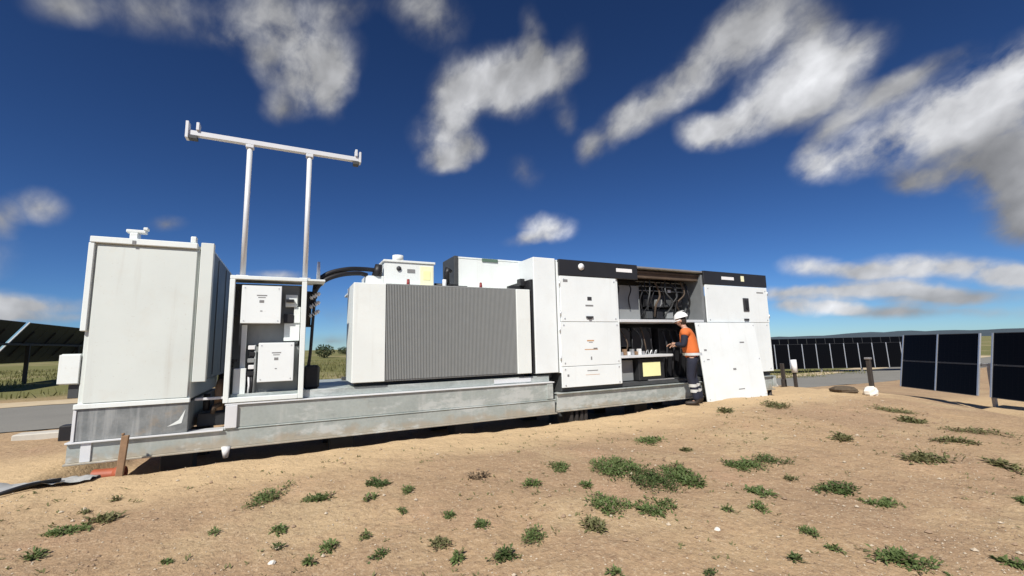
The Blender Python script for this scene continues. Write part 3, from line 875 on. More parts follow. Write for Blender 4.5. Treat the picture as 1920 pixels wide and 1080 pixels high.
b1 = band(X0 + .03, 6.22); b2 = band(8.14, X1 + .01)
MB().tube([(4.83, V0 - .013, 2.63), (4.83, V0 - .03, 2.63)], .065, 16).build('round_lamp', 'label_white', b1, True)
bx('name_plate', 'label_white', b1, 5.67, 6.07, V0 - .018, V0 - .0125, 2.585, 2.655, b=.001)
bx('name_plate', 'label_white', b2, 8.72, 9.14, V0 - .018, V0 - .0125, 2.575, 2.645, b=.001)
bx('warning_sticker', 'pale_yellow', b2, 9.39, 9.50, V0 - .018, V0 - .0125, 2.56, 2.69, b=.001)


def door(x0, x1, z0, z1, nm='door'):
    return bx(nm, DP, ic, x0, x1, V0 - .004, V0 + .028, z0, z1, b=.006)


d1 = door(X0 + .045, 5.655, 1.602, 2.445)
d2 = door(X0 + .02, 5.675, .80, 1.594)
d3 = door(X0 + .02, 5.685, .43, .793, 'lower_panel')
d4 = door(8.17, X1 + .0, 1.602, 2.44)
d5 = door(8.17, X1 - .02, .455, 1.594)


def mark(d, x0, x1, z0, z1, mt='print_grey', y=V0 - .0065, t=.002):
    bx('printed_mark', mt, d, x0, x1, y, y + t, z0, z1, b=.0003)


mark(d1, 4.42, 4.52, 2.33, 2.38); mark(d1, 4.95, 5.05, 2.00, 2.07, 'print_dark'); mark(d1, 4.9, 5.08, 1.89, 1.92)
bx('latch', 'print_dark', d1, 4.90, 5.06, V0 - .03, V0 - .005, 1.67, 1.705, b=.004)
bx('latch', 'print_dark', d1, 4.95, 5.01, V0 - .035, V0 - .005, 1.65, 1.669, b=.003)
mark(d2, 4.90, 5.06, 1.24, 1.265, 'print_orange'); mark(d2, 4.94, 5.03, 1.215, 1.225); mark(d2, 4.84, 5.14, 1.085, 1.10, 'print_orange'); mark(d2, 5.04, 5.13, 1.095, 1.12)
mark(d2, 4.97, 5.0, .9, .96); mark(d3, 4.88, 5.12, .70, .715); mark(d3, 4.84, 5.16, .63, .637, 'print_orange'); mark(d3, 4.44, 4.48, .62, .66)
for d, xx, zz in ((d1, (4.43, 5.6), (1.66, 2.38)), (d2, (4.40, 5.62), (.86, 1.54)), (d3, (4.40, 5.62), (.47, .75)), (d4, (8.25, 10.25), (1.66, 2.36)), (d5, (8.25, 10.2), (.52, 1.54))):
    for x in xx:
        for z in zz:
            MB().tube([(x, V0 - .004, z), (x, V0 - .012, z)], .014, 8).build('door_bolt', 'aluminium', d)
for d, x, zz in ((d1, X0 + .03, (1.75, 2.3)), (d2, X0 + .006, (.95, 1.45)), (d4, X1 + .001, (1.75, 2.3))):
    for z in zz:
        MB().tube([(x, V0 - .008, z - .045), (x, V0 - .008, z + .045)], .012, 8).build('hinge', 'aluminium', d, True)
h = bx('handle_plate', 'print_dark', d4, 9.40, 9.60, V0 - .022, V0 - .005, 1.86, 2.17, b=.006)
bx('handle_lever', 'black_rubber', d4, 9.47, 9.53, V0 - .05, V0 - .023, 1.92, 2.12, b=.006)
bx('latch', 'print_dark', d4, 9.39, 9.55, V0 - .03, V0 - .005, 1.645, 1.69, b=.004)
mark(d4, 9.93, 10.18, 2.30, 2.33)
# jambs, shelves and equipment of the open bay
bx('bay_jamb', DP, ic, 5.66, 5.72, V0 + .032, VB - .06, .44, 2.66, b=.004)
bx('bay_jamb', 'shaded_grey', ic, 8.09, 8.165, V0 + .032, VB - .06, .44, 2.66, b=.004)  # right jamb darkened in colour to hold the bay's shade
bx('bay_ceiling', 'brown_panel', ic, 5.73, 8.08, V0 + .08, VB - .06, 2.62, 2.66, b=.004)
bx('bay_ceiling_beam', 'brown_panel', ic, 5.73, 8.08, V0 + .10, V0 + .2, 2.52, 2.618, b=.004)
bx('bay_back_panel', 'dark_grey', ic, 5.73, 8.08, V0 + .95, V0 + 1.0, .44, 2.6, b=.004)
bx('equipment_box', 'grey_paint', ic, 5.80, 6.62, V0 + .40, V0 + .94, 1.66, 2.40, b=.01)
bx('equipment_box', 'black_steel', ic, 6.75, 7.5, V0 + .42, V0 + .94, 1.95, 2.22, b=.01)
bx('equipment_box', 'black_steel', ic, 6.70, 7.9, V0 + .5, V0 + .94, 1.66, 1.92, b=.01)
bx('equipment_box', 'black_rubber', ic, 7.4, 8.05, V0 + .55, V0 + .94, 1.98, 2.52, b=.01)
for k, (x, z) in enumerate(((7.45, 2.28), (6.85, 1.75), (7.05, 2.04))):
    bx('fuse_holder', 'porcelain', ic, x, x + .09, V0 + .39, V0 + .41, z, z + .06, b=.004)
bx('shelf', 'galv_bright', ic, 5.73, 8.08, V0 + .02, V0 + .7, 1.60, 1.655, b=.005)
bx('shelf', 'galv_bright', ic, 5.73, 7.10, V0 + .03, V0 + .7, .90, .95, b=.005)
bx('equipment_box', 'dark_grey', ic, 5.8, 6.35, V0 + .45, V0 + .94, 1.12, 1.5, b=.01)
bx('equipment_box', 'black_steel', ic, 6.45, 7.0, V0 + .5, V0 + .94, 1.0, 1.52, b=.01)
for k in range(7):
    x = 5.82 + k * .095
    bx('terminal', ('aluminium', 'weathered_wood', 'porcelain')[k % 3], ic, x, x + .06, V0 + .15, V0 + .23, .952, 1.02 + .05 * (k % 2), b=.004)
for k in range(3):
    MB().tube(curve_pts([(6.6 + k * .12, V0 + .3, .955), (6.62 + k * .12, V0 + .28, 1.02), (6.7 + k * .12, V0 + .33, 1.03), (6.74 + k * .1, V0 + .36, .96)]), .012, 6).build('bay_wire', 'porcelain' if k == 1 else 'aluminium', ic, True)
bx('equipment_box', 'grey_paint', ic, 5.76, 6.20, V0 + .25, V0 + .9, .44, .85, b=.01)
yb = bx('fuse_cabinet', 'black_steel', ic, 6.23, 6.92, V0 + .12, V0 + .9, .44, .87, b=.01)
bx('warning_label', 'yellow_label', yb, 6.33, 6.80, V0 + .112, V0 + .119, .52, .80, b=.001)
bx('equipment_box', 'black_rubber', ic, 7.15, 8.05, V0 + .45, V0 + .94, .44, 1.5, b=.01)
bx('busbar', 'aluminium', ic, 6.45, 7.15, V0 + .09, V0 + .14, .432, .452, b=.003)
for k in range(4):
    x = 5.95 + k * .32
    MB().tube(curve_pts([(x, V0 + .36, 2.48), (x + .03, V0 + .3, 2.3), (x - .02, V0 + .33, 2.1), (x + .05, V0 + .37, 1.9)]), .014, 6).build('bay_wire', 'black_rubber', ic, True)
rb = random.Random(44)
for k in range(9):
    x = 6.68 + k * .15; z = 2.5 - .05 * (k % 3)
    MB().tube(curve_pts([(x, V0 + .30, z + .08), (x + rb.uniform(-.1, .1), V0 + rb.uniform(.2, .3), z - .2), (x + rb.uniform(-.14, .14), V0 + rb.uniform(.22, .34), z - .42), (x + rb.uniform(-.1, .1), V0 + .4, 1.75 + .1 * (k % 2))], 5), .011 + .006 * (k % 3), 6).build('cable_loom', ('black_rubber', 'dark_grey', 'brown_panel', 'black_rubber', 'dark_grey')[k % 5], ic, True)
for k in range(6):
    x = 5.84 + k * .19
    MB().tube(curve_pts([(x, V0 + .42, 1.5), (x + rb.uniform(-.05, .08), V0 + .3, 1.36), (x + rb.uniform(-.06, .1), V0 + .26, 1.16), (x + .03, V0 + .3, .97)], 5), .014, 6).build('cable_loom', ('dark_grey', 'brown_panel', 'black_rubber')[k % 3], ic, True)
for k in range(8):
    x = 6.74 + (k % 4) * .3; z = 1.70 + .26 * (k // 4)
    bx('breaker', ('dark_grey', 'black_rubber', 'grey_paint')[k % 3], ic, x, x + .17, V0 + .34, V0 + .42, z, z + .15, b=.006)
for k in range(3):
    bx('cable_tray', 'grey_paint', ic, 6.62, 8.05, V0 + .44 + .02 * k, V0 + .46 + .02 * k, 2.30 + .1 * k, 2.32 + .1 * k, b=.003)
bx('lower_cover', 'black_band', ic, 5.74, 8.08, V0 + .072, V0 + .085, .36, .43, b=.003)
for k in range(4):
    MB().tube(curve_pts([(7.2 + k * .2, V0 + .40, 1.45), (7.22 + k * .2, V0 + .3, 1.1), (7.16 + k * .21, V0 + .32, .7), (7.2 + k * .2, V0 + .36, .45)], 5), .024, 8).build('cable_loom', 'black_rubber', ic, True)
# busbar duct over the transformer
du = thing('busbar_duct', 'flat white busbar duct running from container top over the transformer', 'duct', (3.5, 7.9, 2.4))
bx('duct_body', 'cream_paint', du, 2.74, 4.30, V0 + .95, V0 + 1.6, 2.225, 2.83, b=.008)
bx('duct_lid', 'white_paint', du, 2.70, 4.305, V0 + .945, V0 + 1.62, 2.832, 2.865, b=.006)
bx('duct_end', 'dark_grey', du, 2.66, 2.735, V0 + .93, V0 + 1.62, 2.225, 2.875, b=.005)
bx('duct_cover_strip', 'green_trim', du, 3.22, 3.55, V0 + .93, V0 + .944, 2.80, 2.86, b=.003)
bx('duct_bracket', 'black_steel', du, 3.50, 3.78, V0 + .36, V0 + .46, 2.22, 2.27, b=.004)
bx('duct_bracket', 'black_steel', du, 3.70, 3.79, V0 + .30, V0 + .44, 2.272, 2.40, b=.004)

# loose door panel leaning on the container
lp = thing('loose_door_panel', 'removed white door panel leaning against the container beside the worker', 'door panel', (8.75, 6.45, -.05))
zf = -.06
tilt = math.atan2(.17, 1.66)
Mp = Matrix.Translation((7.70, V0 - .245, zf)) @ Matrix.Rotation(-tilt, 4, 'X')
MB().box(0, 1.93, 0, .035, 0, 1.66, .006, Mp).build('panel', DP, lp)
for (x0, x1, z0, z1) in ((.12, .2, 1.05, 1.09), (.16, .24, .86, .88), (.93, 1.03, .62, .66), (1.3, 1.45, 1.2, 1.23), (1.0, 1.2, .2, .22)):
    MB().box(x0, x1, -.003, -.001, z0, z1, .0003, Mp).build('printed_mark', 'print_grey', lp)
for x in (.06, 1.87):
    for z in (.06, .84, 1.6):
        MB().tube([Mp @ Vector((x, 0, z)), Mp @ Vector((x, -.009, z))], .013, 8).build('panel_bolt', 'aluminium', lp)

# ------------------------------------------------------------------ worker
def skin_mesh(name, chains, mats, sub=1, smooth_pts=True):
    """chains: list of (list of (pos, (rx, ry)), parent (chain, index) or None) grown with the Skin modifier"""
    vs = []; es = []; rad = []; roots = []; ids = []
    for ci, (pts, par) in enumerate(chains):
        row = []
        for k, (p, r) in enumerate(pts):
            vs.append(p); rad.append(r if isinstance(r, tuple) else (r, r)); row.append(len(vs) - 1)
            if k: es.append((row[k - 1], row[k]))
        if par is not None: es.append((ids[par[0]][par[1]], row[0]))
        else: roots.append(row[0])
        ids.append(row)
    me = bpy.data.meshes.new(name); me.from_pydata(vs, es, [])
    o = bpy.data.objects.new(name, me); COL.objects.link(o)
    sm = o.modifiers.new('skin', 'SKIN'); sm.use_smooth_shade = True
    if not me.skin_vertices:
        bmx = bmesh.new(); bmx.from_mesh(me); bmx.verts.layers.skin.verify(); bmx.to_mesh(me); bmx.free()
    for i, sv in enumerate(me.skin_vertices[0].data):
        sv.radius = rad[i]; sv.use_root = i in roots
    ss = o.modifiers.new('sub', 'SUBSURF'); ss.levels = sub; ss.render_levels = sub
    dg = bpy.context.evaluated_depsgraph_get(); dg.update()
    ev = o.evaluated_get(dg)
    out = bpy.data.meshes.new_from_object(ev, depsgraph=dg)
    bpy.data.objects.remove(o); bpy.data.meshes.remove(me)
    return out


WX, WY = 7.10, 6.20
fwd = Vector((-.60, .80, 0)).normalized(); lft = Vector((-fwd.y, fwd.x, 0))
WS = 1.02
WZ = gz(WX, WY) + .0


def wp(x, y, z): return Vector((WX, WY, WZ)) + (fwd * x + lft * y + up * z) * WS


def ch(pts): return [(wp(*p[:3]), tuple(q * WS for q in (p[3] if isinstance(p[3], tuple) else (p[3], p[3])))) for p in pts]


HC = (.165, .02, 1.605)                              # head centre
arm = {1: [(.085, .17, 1.38), (.12, .25, 1.12), (.30, .13, 1.16)], -1: [(.085, -.17, 1.38), (.11, -.255, 1.12), (.28, -.15, 1.13)]}
leg = {1: [(-.01, .095, .88), (.05, .12, .49), (-.03, .13, .085), (.13, .15, .035)], -1: [(-.01, -.095, .88), (.02, -.11, .49), (-.07, -.115, .085), (.09, -.135, .035)]}
chains = [(ch([(0, 0, .93, .10), (.03, 0, 1.08, .095), (.06, 0, 1.25, .11), (.095, 0, 1.41, .085), (.11, .005, 1.47, .055), (.14, .015, 1.55, .06)]), None)]
for s in (1, -1):
    A = arm[s]
    chains.append((ch([(*A[0], .058), ((A[0][0] + A[1][0]) / 2, (A[0][1] + A[1][1]) / 2, (A[0][2] + A[1][2]) / 2, .05), (*A[1], .042),
                       (A[1][0] * .4 + A[2][0] * .6, A[1][1] * .4 + A[2][1] * .6, A[1][2] * .4 + A[2][2] * .6, .036), (*A[2], .027),
                       (A[2][0] + .055, A[2][1] - .005 * s, A[2][2] - .008, (.04, .022))]), (0, 3)))
    Lg = leg[s]
    chains.append((ch([(*Lg[0], .07), (.03, Lg[0][1] * 1.12, .68, .062), (*Lg[1], .056), ((Lg[1][0] + Lg[2][0]) / 2 - .015, Lg[1][1], .30, .054), (*Lg[2], .03), (Lg[3][0], Lg[3][1], .04, .026)]), (0, 0)))
# fingers, each its own short chain rooted inside the palm
for s in (1, -1):
    A = arm[s][2]
    for k, ln in enumerate((.075, .085, .08, .06)):
        y = A[1] + (.026 - .0175 * k) * s
        b0 = (A[0] + .055, y, A[2] - .004)
        chains.append((ch([(*b0, .010), (b0[0] + .035, y, b0[2] - .006, .0095), (b0[0] + .035 + ln * .45, y, b0[2] - .026, .0085), (b0[0] + .04 + ln * .6, y, b0[2] - .052, .007)]), None))
    b0 = (A[0] + .025, A[1] - .02 * s, A[2] - .004)
    chains.append((ch([(*b0, .011), (b0[0] + .03, b0[1] - .028 * s, b0[2] - .018, .010), (b0[0] + .06, b0[1] - .032 * s, b0[2] - .035, .008)]), None))
pm = thing('person', 'worker in orange high visibility vest and white helmet bending into the open bay', 'person', (WX, WY, WZ))
body = skin_mesh('body', chains, None, 2)
body.materials.append(MATS['skin']); body.materials.append(MATS['hair']); body.materials.append(MATS['eye'])
# head added to the same mesh: skull, jaw, nose, ears, eyes, mouth
hm = MB()
HM = Matrix.Translation(wp(*HC)) @ Matrix((fwd, lft, up)).transposed().to_4x4() @ Matrix.Rotation(R(16), 4, 'Y') @ Matrix.Scale(WS, 4)
hv = []
hm.ball((0, 0, 0), (.098, .076, .118), 20, 14)
for i, p in enumerate(hm.v):
    x, y, z = p
    if x > 0 and z < -.02: x *= 1 - .10 * min(1, (-z - .02) / .09); y *= 1 - .25 * min(1, (-z - .02) / .09)
    if x < 0 and z < -.03: x *= 1 - .45 * min(1, (-z - .03) / .08)
    if x > .06 and abs(z) < .03 and abs(y) < .05: x -= .006
    hm.v[i] = (x, y, z)
nf_ = len(hm.f)
hm.cur = 0
hm.add([(.088, -.012, .018), (.088, .012, .018), (.122, 0, -.022), (.092, -.018, -.03), (.092, .018, -.03)], [(0, 1, 2), (0, 2, 3), (1, 4, 2), (3, 2, 4), (0, 3, 4, 1)])
for s in (1, -1):
    hm.ball((-.005, .078 * s, -.005), (.022, .008, .032), 8, 6)
    hm.cur = 2; hm.ball((.082, .03 * s, .016), (.010, .012, .008), 8, 6); hm.cur = 0
hm.cur = 2; hm.ball((.086, 0, -.058), (.006, .022, .005), 8, 6)
hm.cur = 1; hm.ball((-.022, 0, .004), (.088, .080, .112), 16, 10)
hm.v = [tuple(HM @ Vector(p)) for p in hm.v]
hmesh = hm.mesh('head', ['skin', 'hair', 'eye'], True)
bmx = bmesh.new(); bmx.from_mesh(body); bmx.from_mesh(hmesh); bmx.to_mesh(body); bmx.free()
body.polygons.foreach_set('use_smooth', [True] * len(body.polygons))
link('body', body, pm)


def garment(name, chains, mat, sub=2):
    me = skin_mesh(name, chains, None, sub); me.materials.clear(); me.materials.append(MATS[mat])
    me.polygons.foreach_set('material_index', [0] * len(me.polygons)); me.polygons.foreach_set('use_smooth', [True] * len(me.polygons))
    return link(name, me, pm)


sh = [(ch([(-.01, 0, .86, .168), (.025, 0, 1.06, .16), (.06, 0, 1.24, .178), (.092, 0, 1.395, .10), (.105, .0, 1.445, .068)]), None)]
for s in (1, -1):
    A = arm[s]
    sh.append((ch([(*A[0], .092), (A[0][0] * .62 + A[1][0] * .38, A[0][1] * .62 + A[1][1] * .38, A[0][2] * .62 + A[1][2] * .38, .086)]), (0, 3)))
vest = garment('hi_vis_shirt', sh, 'hivis_orange')
for s in (1, -1):
    A = arm[s]
    garment('sleeve', [(ch([(A[0][0] * .85 + A[1][0] * .15, A[0][1] * .85 + A[1][1] * .15, A[0][2] * .85 + A[1][2] * .15, .074), (A[0][0] * .5 + A[1][0] * .5, A[0][1] * .5 + A[1][1] * .5, A[0][2] * .5 + A[1][2] * .5, .07), (*A[1], .062),
                            (A[1][0] * .45 + A[2][0] * .55, A[1][1] * .45 + A[2][1] * .55, A[1][2] * .45 + A[2][2] * .55, .05), (A[1][0] * .1 + A[2][0] * .9, A[1][1] * .1 + A[2][1] * .9, A[1][2] * .1 + A[2][2] * .9, .044)]), None)], 'trouser_navy')
tr_ = [(ch([(.005, 0, 1.0, .15), (-.005, 0, .92, .16), (-.01, 0, .86, .15)]), None)]
for s in (1, -1):
    Lg = leg[s]
    tr_.append((ch([(*Lg[0], .105), (.03, Lg[0][1] * 1.14, .68, .094), (*Lg[1], .08), ((Lg[1][0] + Lg[2][0]) / 2 - .015, Lg[1][1], .30, .076), (Lg[2][0], Lg[2][1], .17, .074), (Lg[2][0], Lg[2][1], .08, .072)]), (0, 1)))
trs = garment('trousers', tr_, 'trouser_navy')
for s in (1, -1):
    Lg = leg[s]
    garment('boot', [(ch([(Lg[2][0] - .02, Lg[2][1], .20, .055), (Lg[2][0] - .02, Lg[2][1], .09, .058), (Lg[2][0] + .02, Lg[2][1], .048, .05), (Lg[3][0], Lg[3][1], .042, .046), (Lg[3][0] + .05, Lg[3][1], .036, .038)]), None)], 'boot')
    # reflective ankle bands
    for z in (.37, .27):
        bb = MB(); c = (Lg[1][0] * (z - .09) / .4 + Lg[2][0] * (.49 - z) / .4 - .01, Lg[1][1])
        ring = []
        for zz, rr in ((z - .028, .079), (z + .028, .081)):
            for k in range(16):
                a = 2 * math.pi * k / 16; ring.append(wp(c[0] + rr * math.cos(a), c[1] + rr * math.sin(a), zz))
        bb.add(ring, [(k, (k + 1) % 16, 16 + (k + 1) % 16, 16 + k) for k in range(16)])
        o = bb.build('reflective_band', 'reflective', trs, True)
for (x, z, rx, ry) in ((.0, .955, .178, .174),):
    bb = MB(); ring = []
    for dz in (-.024, .024):
        for k in range(20):
            a = 2 * math.pi * k / 20; ring.append(wp(x + dz * .3 + rx * math.cos(a), ry * math.sin(a), z + dz))
    bb.add(ring, [(k, (k + 1) % 20, 20 + (k + 1) % 20, 20 + k) for k in range(20)])
    bb.build('reflective_band', 'reflective', vest, True)
hel = MB(); hel.ball((-.005, 0, 0), (.138, .116, .128), 20, 12)
keep = [f for f in hel.f if all(hel.v[i][2] > -.03 for i in f)]
hel.f = keep; hel.mi = [0] * len(keep)
hel.box(-.10, .04, -.012, .012, .118, .137, .006)
HH = Matrix.Translation(wp(HC[0] - .005, HC[1], HC[2] + .05)) @ Matrix((fwd, lft, up)).transposed().to_4x4() @ Matrix.Rotation(R(14), 4, 'Y') @ Matrix.Scale(WS, 4)
hel.v = [tuple(HH @ Vector(p)) for p in hel.v]
ho = hel.build('helmet', 'helmet_white', pm, True)
br = MB(); pts = []
for k in range(13):
    a = math.pi * (-.5 + k / 12)
    for q in (1.0, 1.0 + .42 * max(0, math.cos(a))):
        pts.append((.135 * math.cos(a) * q - .005, .114 * math.sin(a) * (1 + .04 * q), -.028 - (.012 if q > 1 else 0)))
br.add(pts, [(2 * k, 2 * k + 1, 2 * k + 3, 2 * k + 2) for k in range(12)])
br.add([(p[0], p[1], p[2] - .006) for p in pts], [(2 * k, 2 * k + 2, 2 * k + 3, 2 * k + 1) for k in range(12)])
br.v = [tuple(HH @ Vector(p)) for p in br.v]
br.build('brim', 'helmet_white', ho, True)

# ------------------------------------------------------------------ solar rows
def slab_mesh(name, w, h_, t, mats):
    b_ = MB(); b_.cur = 0; b_.box(-w / 2, w / 2, -h_ / 2, h_ / 2, -t / 2, t / 2, .003)
    return b_.mesh(name, mats)


def module_meshes(w, h_, tag_):
    # glass slab and its frame (local z is the face)
    g = MB(); g.box(-w / 2 + .012, w / 2 - .012, -h_ / 2 + .012, h_ / 2 - .012, -.012, .012, .002)
    gm = g.mesh('glass_' + tag_, ['solar_glass', 'solar_back'])
    for p in gm.polygons:
        if p.normal.z < -.5: p.material_index = 1
    f = MB()
    for s in (-1, 1):
        f.box(s * w / 2 - .012, s * w / 2 + .012, -h_ / 2, h_ / 2, -.022, .020, .003)
        f.box(-w / 2 + .013, w / 2 - .013, s * h_ / 2 - .012, s * h_ / 2 + .012, -.022, .020, .003)
    return gm, f.mesh('frame_' + tag_, 'dark_frame')


def solar_row(label, origin, d, cells, mod_w, mod_h, nstack, tilt_deg, side, zmid, posts, group, tube=True, back_rails=False, brace=None, rails=(), rail_w=.06):
    """row along d from origin; cells are offsets of module columns; side is the horizontal direction the faces look to"""
    d = Vector(d).normalized(); side = Vector(side).normalized()
    t = R(tilt_deg)
    upv = (-side * math.cos(t) + up * math.sin(t))           # up the slope, away from the side the faces look to
    nrm = upv.cross(d); nrm = nrm if nrm.dot(side) > 0 else -nrm
    xax = upv.cross(nrm)
    Rm = Matrix((xax, upv, nrm)).transposed().to_4x4()
    O = Vector((*origin, 0))
    root = thing('solar_tracker_row', label, 'solar panels', (O.x, O.y, gz(O.x, O.y, False)), group)
    gm, fm = module_meshes(mod_w, mod_h, str(len(bpy.data.meshes)))
    zz = lambda s: zmid(s) if callable(zmid) else zmid
    for s in cells:
        for k in range(nstack):
            c = O + d * s + up * zz(s) + upv * ((k - (nstack - 1) / 2) * (mod_h + .03))
            g = bpy.data.objects.new('solar_panel', gm); COL.objects.link(g); g.parent = root
            g.matrix_parent_inverse = Matrix.Translation(root.location).inverted(); g.matrix_basis = Matrix.Translation(c) @ Rm
            f = bpy.data.objects.new('frame', fm); COL.objects.link(f); f.parent = g
    s0, s1 = min(cells) - mod_w * .6, max(cells) + mod_w * .6
    if tube:
        a = O + d * s0 + up * zz(s0) - nrm * .10; b_ = O + d * s1 + up * zz(s1) - nrm * .10
        MB().bar(a, b_, .12, .12, .01).build('torque_tube', 'dark_post' if back_rails else 'post_steel', root)
    for s in posts:
        p = O + d * s - nrm * .10
        MB().bar((p.x, p.y, gz(p.x, p.y, False) - .3), (p.x, p.y, zz(s) - .04), .10, .16, .006).build('post', 'dark_post' if back_rails else 'post_steel', root)
    if back_rails:
        for s in cells[::2]:
            c = O + d * (s + mod_w / 2) + up * zz(s) - nrm * .05
            MB().bar(c - upv * mod_h * .32, c + upv * mod_h * .32, .05, .06, .004).build('rail', 'dark_post', root)
    for s in rails:                                  # pale clamp rails between the panels
        c = O + d * s + up * zz(s) + nrm * .012
        hl_ = mod_h * nstack / 2 + .02
        MB().bar(c - upv * hl_, c + upv * hl_, rail_w, .05, .004).build('clamp_rail', 'aluminium', root)
    if brace is not None:
        c = O + d * brace + up * zz(brace) - nrm * .03
        MB().bar(c - upv * (mod_h * nstack / 2 + .02), c + upv * (mod_h * nstack / 2 + .05), .07, .05, .004).build('end_rail', 'galv_bright', root)
    return root


def LZ(l, z): return (l * .8929 + z * .4486, -l * .4497 + z * .8843)


# near row on the right: faces left, far end in view, near end out of frame
o0 = LZ(16.9, 19.4); o1 = LZ(16.3, 13.6)
near_rails = [-.02, 1.74, 3.50, 3.98, 5.74, 7.5, 9.26]
dn = Vector((o1[0] - o0[0], o1[1] - o0[1], 0)).normalized()
sd_ = Vector((dn.y, -dn.x, 0)); sd_ = sd_ if sd_.x < 0 else -sd_
cells = [.86, 2.62, 4.86, 6.62, 8.38, 10.14]
solar_row('nearest row of steep dark solar panels at the right edge', o0, dn, cells, 1.70, 1.09, 2, 80, sd_, lambda s: .15, [3.74, 7.5], 'solar panel rows', rails=near_rails)
# middle distance rows, right
o2 = LZ(23.0, 41.0); o3 = LZ(37.5, 40.0)
d2_ = Vector((o3[0] - o2[0], o3[1] - o2[1], 0)).normalized(); s2 = Vector((d2_.y, -d2_.x, 0)); s2 = s2 if s2.y < 0 else -s2
solar_row('dark solar panel row beyond the gravel track between container and nearest panels', o2, d2_, [.4 + k * 1.22 for k in range(14)], 1.17, 2.2, 1, 88, s2, -.42, [1.5, 5.0, 8.5, 12, 15.5], 'solar panel rows', rails=[-.21 + k * 1.22 for k in range(15)], rail_w=.07)
o4 = LZ(26.0, 62.0); o5 = LZ(60, 60)
d3_ = Vector((o5[0] - o4[0], o5[1] - o4[1], 0)).normalized(); s3 = Vector((d3_.y, -d3_.x, 0)); s3 = s3 if s3.y < 0 else -s3
solar_row('farthest dark solar panel row just above the one by the track', o4, d3_, [.4 + k * 1.22 for k in range(30)], 1.17, 2.2, 1, 86, s3, .1, [3 + 5 * k for k in range(7)], 'solar panel rows')
# row on the left, seen from its shaded underside
solar_row('row of solar panels seen from their dark underside beyond the left field', (-12.3, 23.0), (0, 1, 0), [.6 + k * 1.16 for k in range(6)] + [7.9 + k * 1.16 for k in range(14)], 1.14, 2.38, 1, 56,
          (-1, 0, 0), 1.86, [3, 9, 15, 21], 'solar panel rows', True, True, 7.24)

# ------------------------------------------------------------------ loose things around the site
def gp(x, y): return gz(x, y)


def stone(name, label, x, y, r, mat, seed, flat=.7, cat='stone', group=None):
    rnd = random.Random(seed); b_ = MB(); b_.ball((0, 0, 0), 1, 9, 7)
    v = []
    for p in b_.v:
        q = Vector(p); k = 1 + .28 * noise.noise(q * 1.6 + Vector((seed, 0, 0))) + .1 * noise.noise(q * 4 + Vector((0, seed, 0)))
        v.append((x + q.x * r * k * 1.15, y + q.y * r * k, gp(x, y) + r * flat * .45 + q.z * r * k * flat))
    b_.v = v
    return tag(b_.build(name, mat), label, cat, group)


ws = MB(); zb = gp(-1.62, 6.45)
Mst = Matrix.Translation((-1.62, 6.43, zb - .12)) @ Matrix.Rotation(R(2.5), 4, 'Y') @ Matrix.Rotation(R(-3), 4, 'X')
ws.box(-.033, .033, -.02, .02, 0, .55, .006, Mst)
ws.box(-.036, -.012, -.022, .022, .5505, .575, .006, Mst)
tag(ws.build('wooden_stake', 'weathered_wood'), 'brown wooden stake standing in front of the skid\'s left end', 'stake')
pc = thing('orange_pipe', 'short orange pipe end in the hollow under the skid by the stake', 'pipe', (-1.82, 6.6, -.3))
MB().tube([(-1.90, 6.68, -.14), (-1.64, 6.62, -.14)], .07, 16, False).build('pipe_wall', 'orange_plastic', pc, True)
MB().tube([(-1.70, 6.632, -.14), (-1.62, 6.615, -.14)], .082, 16).build('pipe_collar', 'orange_plastic', pc, True)
# crumpled plastic sheet at the left
b_ = MB(); n1, n2 = 26, 12
for i in range(n1):
    for j in range(n2):
        u_ = i / (n1 - 1); v_ = j / (n2 - 1)
        x = -2.75 + .95 * u_ + .05 * noise.noise(Vector((u_ * 5, v_ * 5, 1))); y = 6.02 + .42 * v_ + .22 * u_ + .06 * noise.noise(Vector((u_ * 6, v_ * 4, 8)))
        z = gp(x, y) + .025 + .055 * abs(noise.noise(Vector((u_ * 7, v_ * 3.5, 3)))) + .05 * max(0, noise.noise(Vector((u_ * 3, v_ * 2, 5)))) * (1 - u_)
        b_.v.append((x, y, z))
for i in range(n1 - 1):
    for j in range(n2 - 1):
        a = i * n2 + j; b_.f.append((a, a + n2, a + n2 + 1, a + 1)); b_.mi.append(0)
tag(b_.build('plastic_sheet', 'plastic_sheet', None, True), 'crumpled grey plastic sheet on the dirt at the left end of the skid', 'sheet')
tag(MB().tube(curve_pts([(-2.55, 6.05, gp(-2.5, 6.05) + .02), (-2.4, 5.98, gp(-2.4, 5.98) + .03), (-2.22, 6.1, gp(-2.2, 6.1) + .05), (-2.05, 6.3, gp(-2.05, 6.3) + .05)]), .018, 8).build('black_hose', 'black_rubber', None, True),
    'short black hose lying on the grey plastic sheet', 'hose')
zk = gp(-3.5, 10.2)
kb = MB(); kb.box(-3.95, -3.0, 10.15, 10.45, zk - .05, zk + .10, .015)
tag(kb.build('concrete_kerb', 'concrete'), 'pale concrete kerb block behind the tall cabinet at the left', 'kerb')
tag(MB().box(-3.26, -3.08, 9.75, 9.95, gp(-3.2, 9.8) - .02, gp(-3.2, 9.8) + .24, .02).build('black_duct_cap', 'black_rubber'), 'small black duct cap beside the tall cabinet\'s plinth', 'duct cap')
stone('white_stone', 'white stone on the dirt under the skid near the levelling foot', -.84, 6.95, .07, 'white_stone', 3)
stone('white_stone', 'small white stone below the large weed patch in the foreground', 2.86, 2.39, .02, 'white_stone', 8)
stone('white_stone', 'small white stone at the bottom edge left of centre', -.05, 3.42, .02, 'white_stone', 11)
stone('white_stone', 'white lump at the foot of the dark post on the right', 11.45, 5.25, .14, 'white_stone', 14, 1.0)
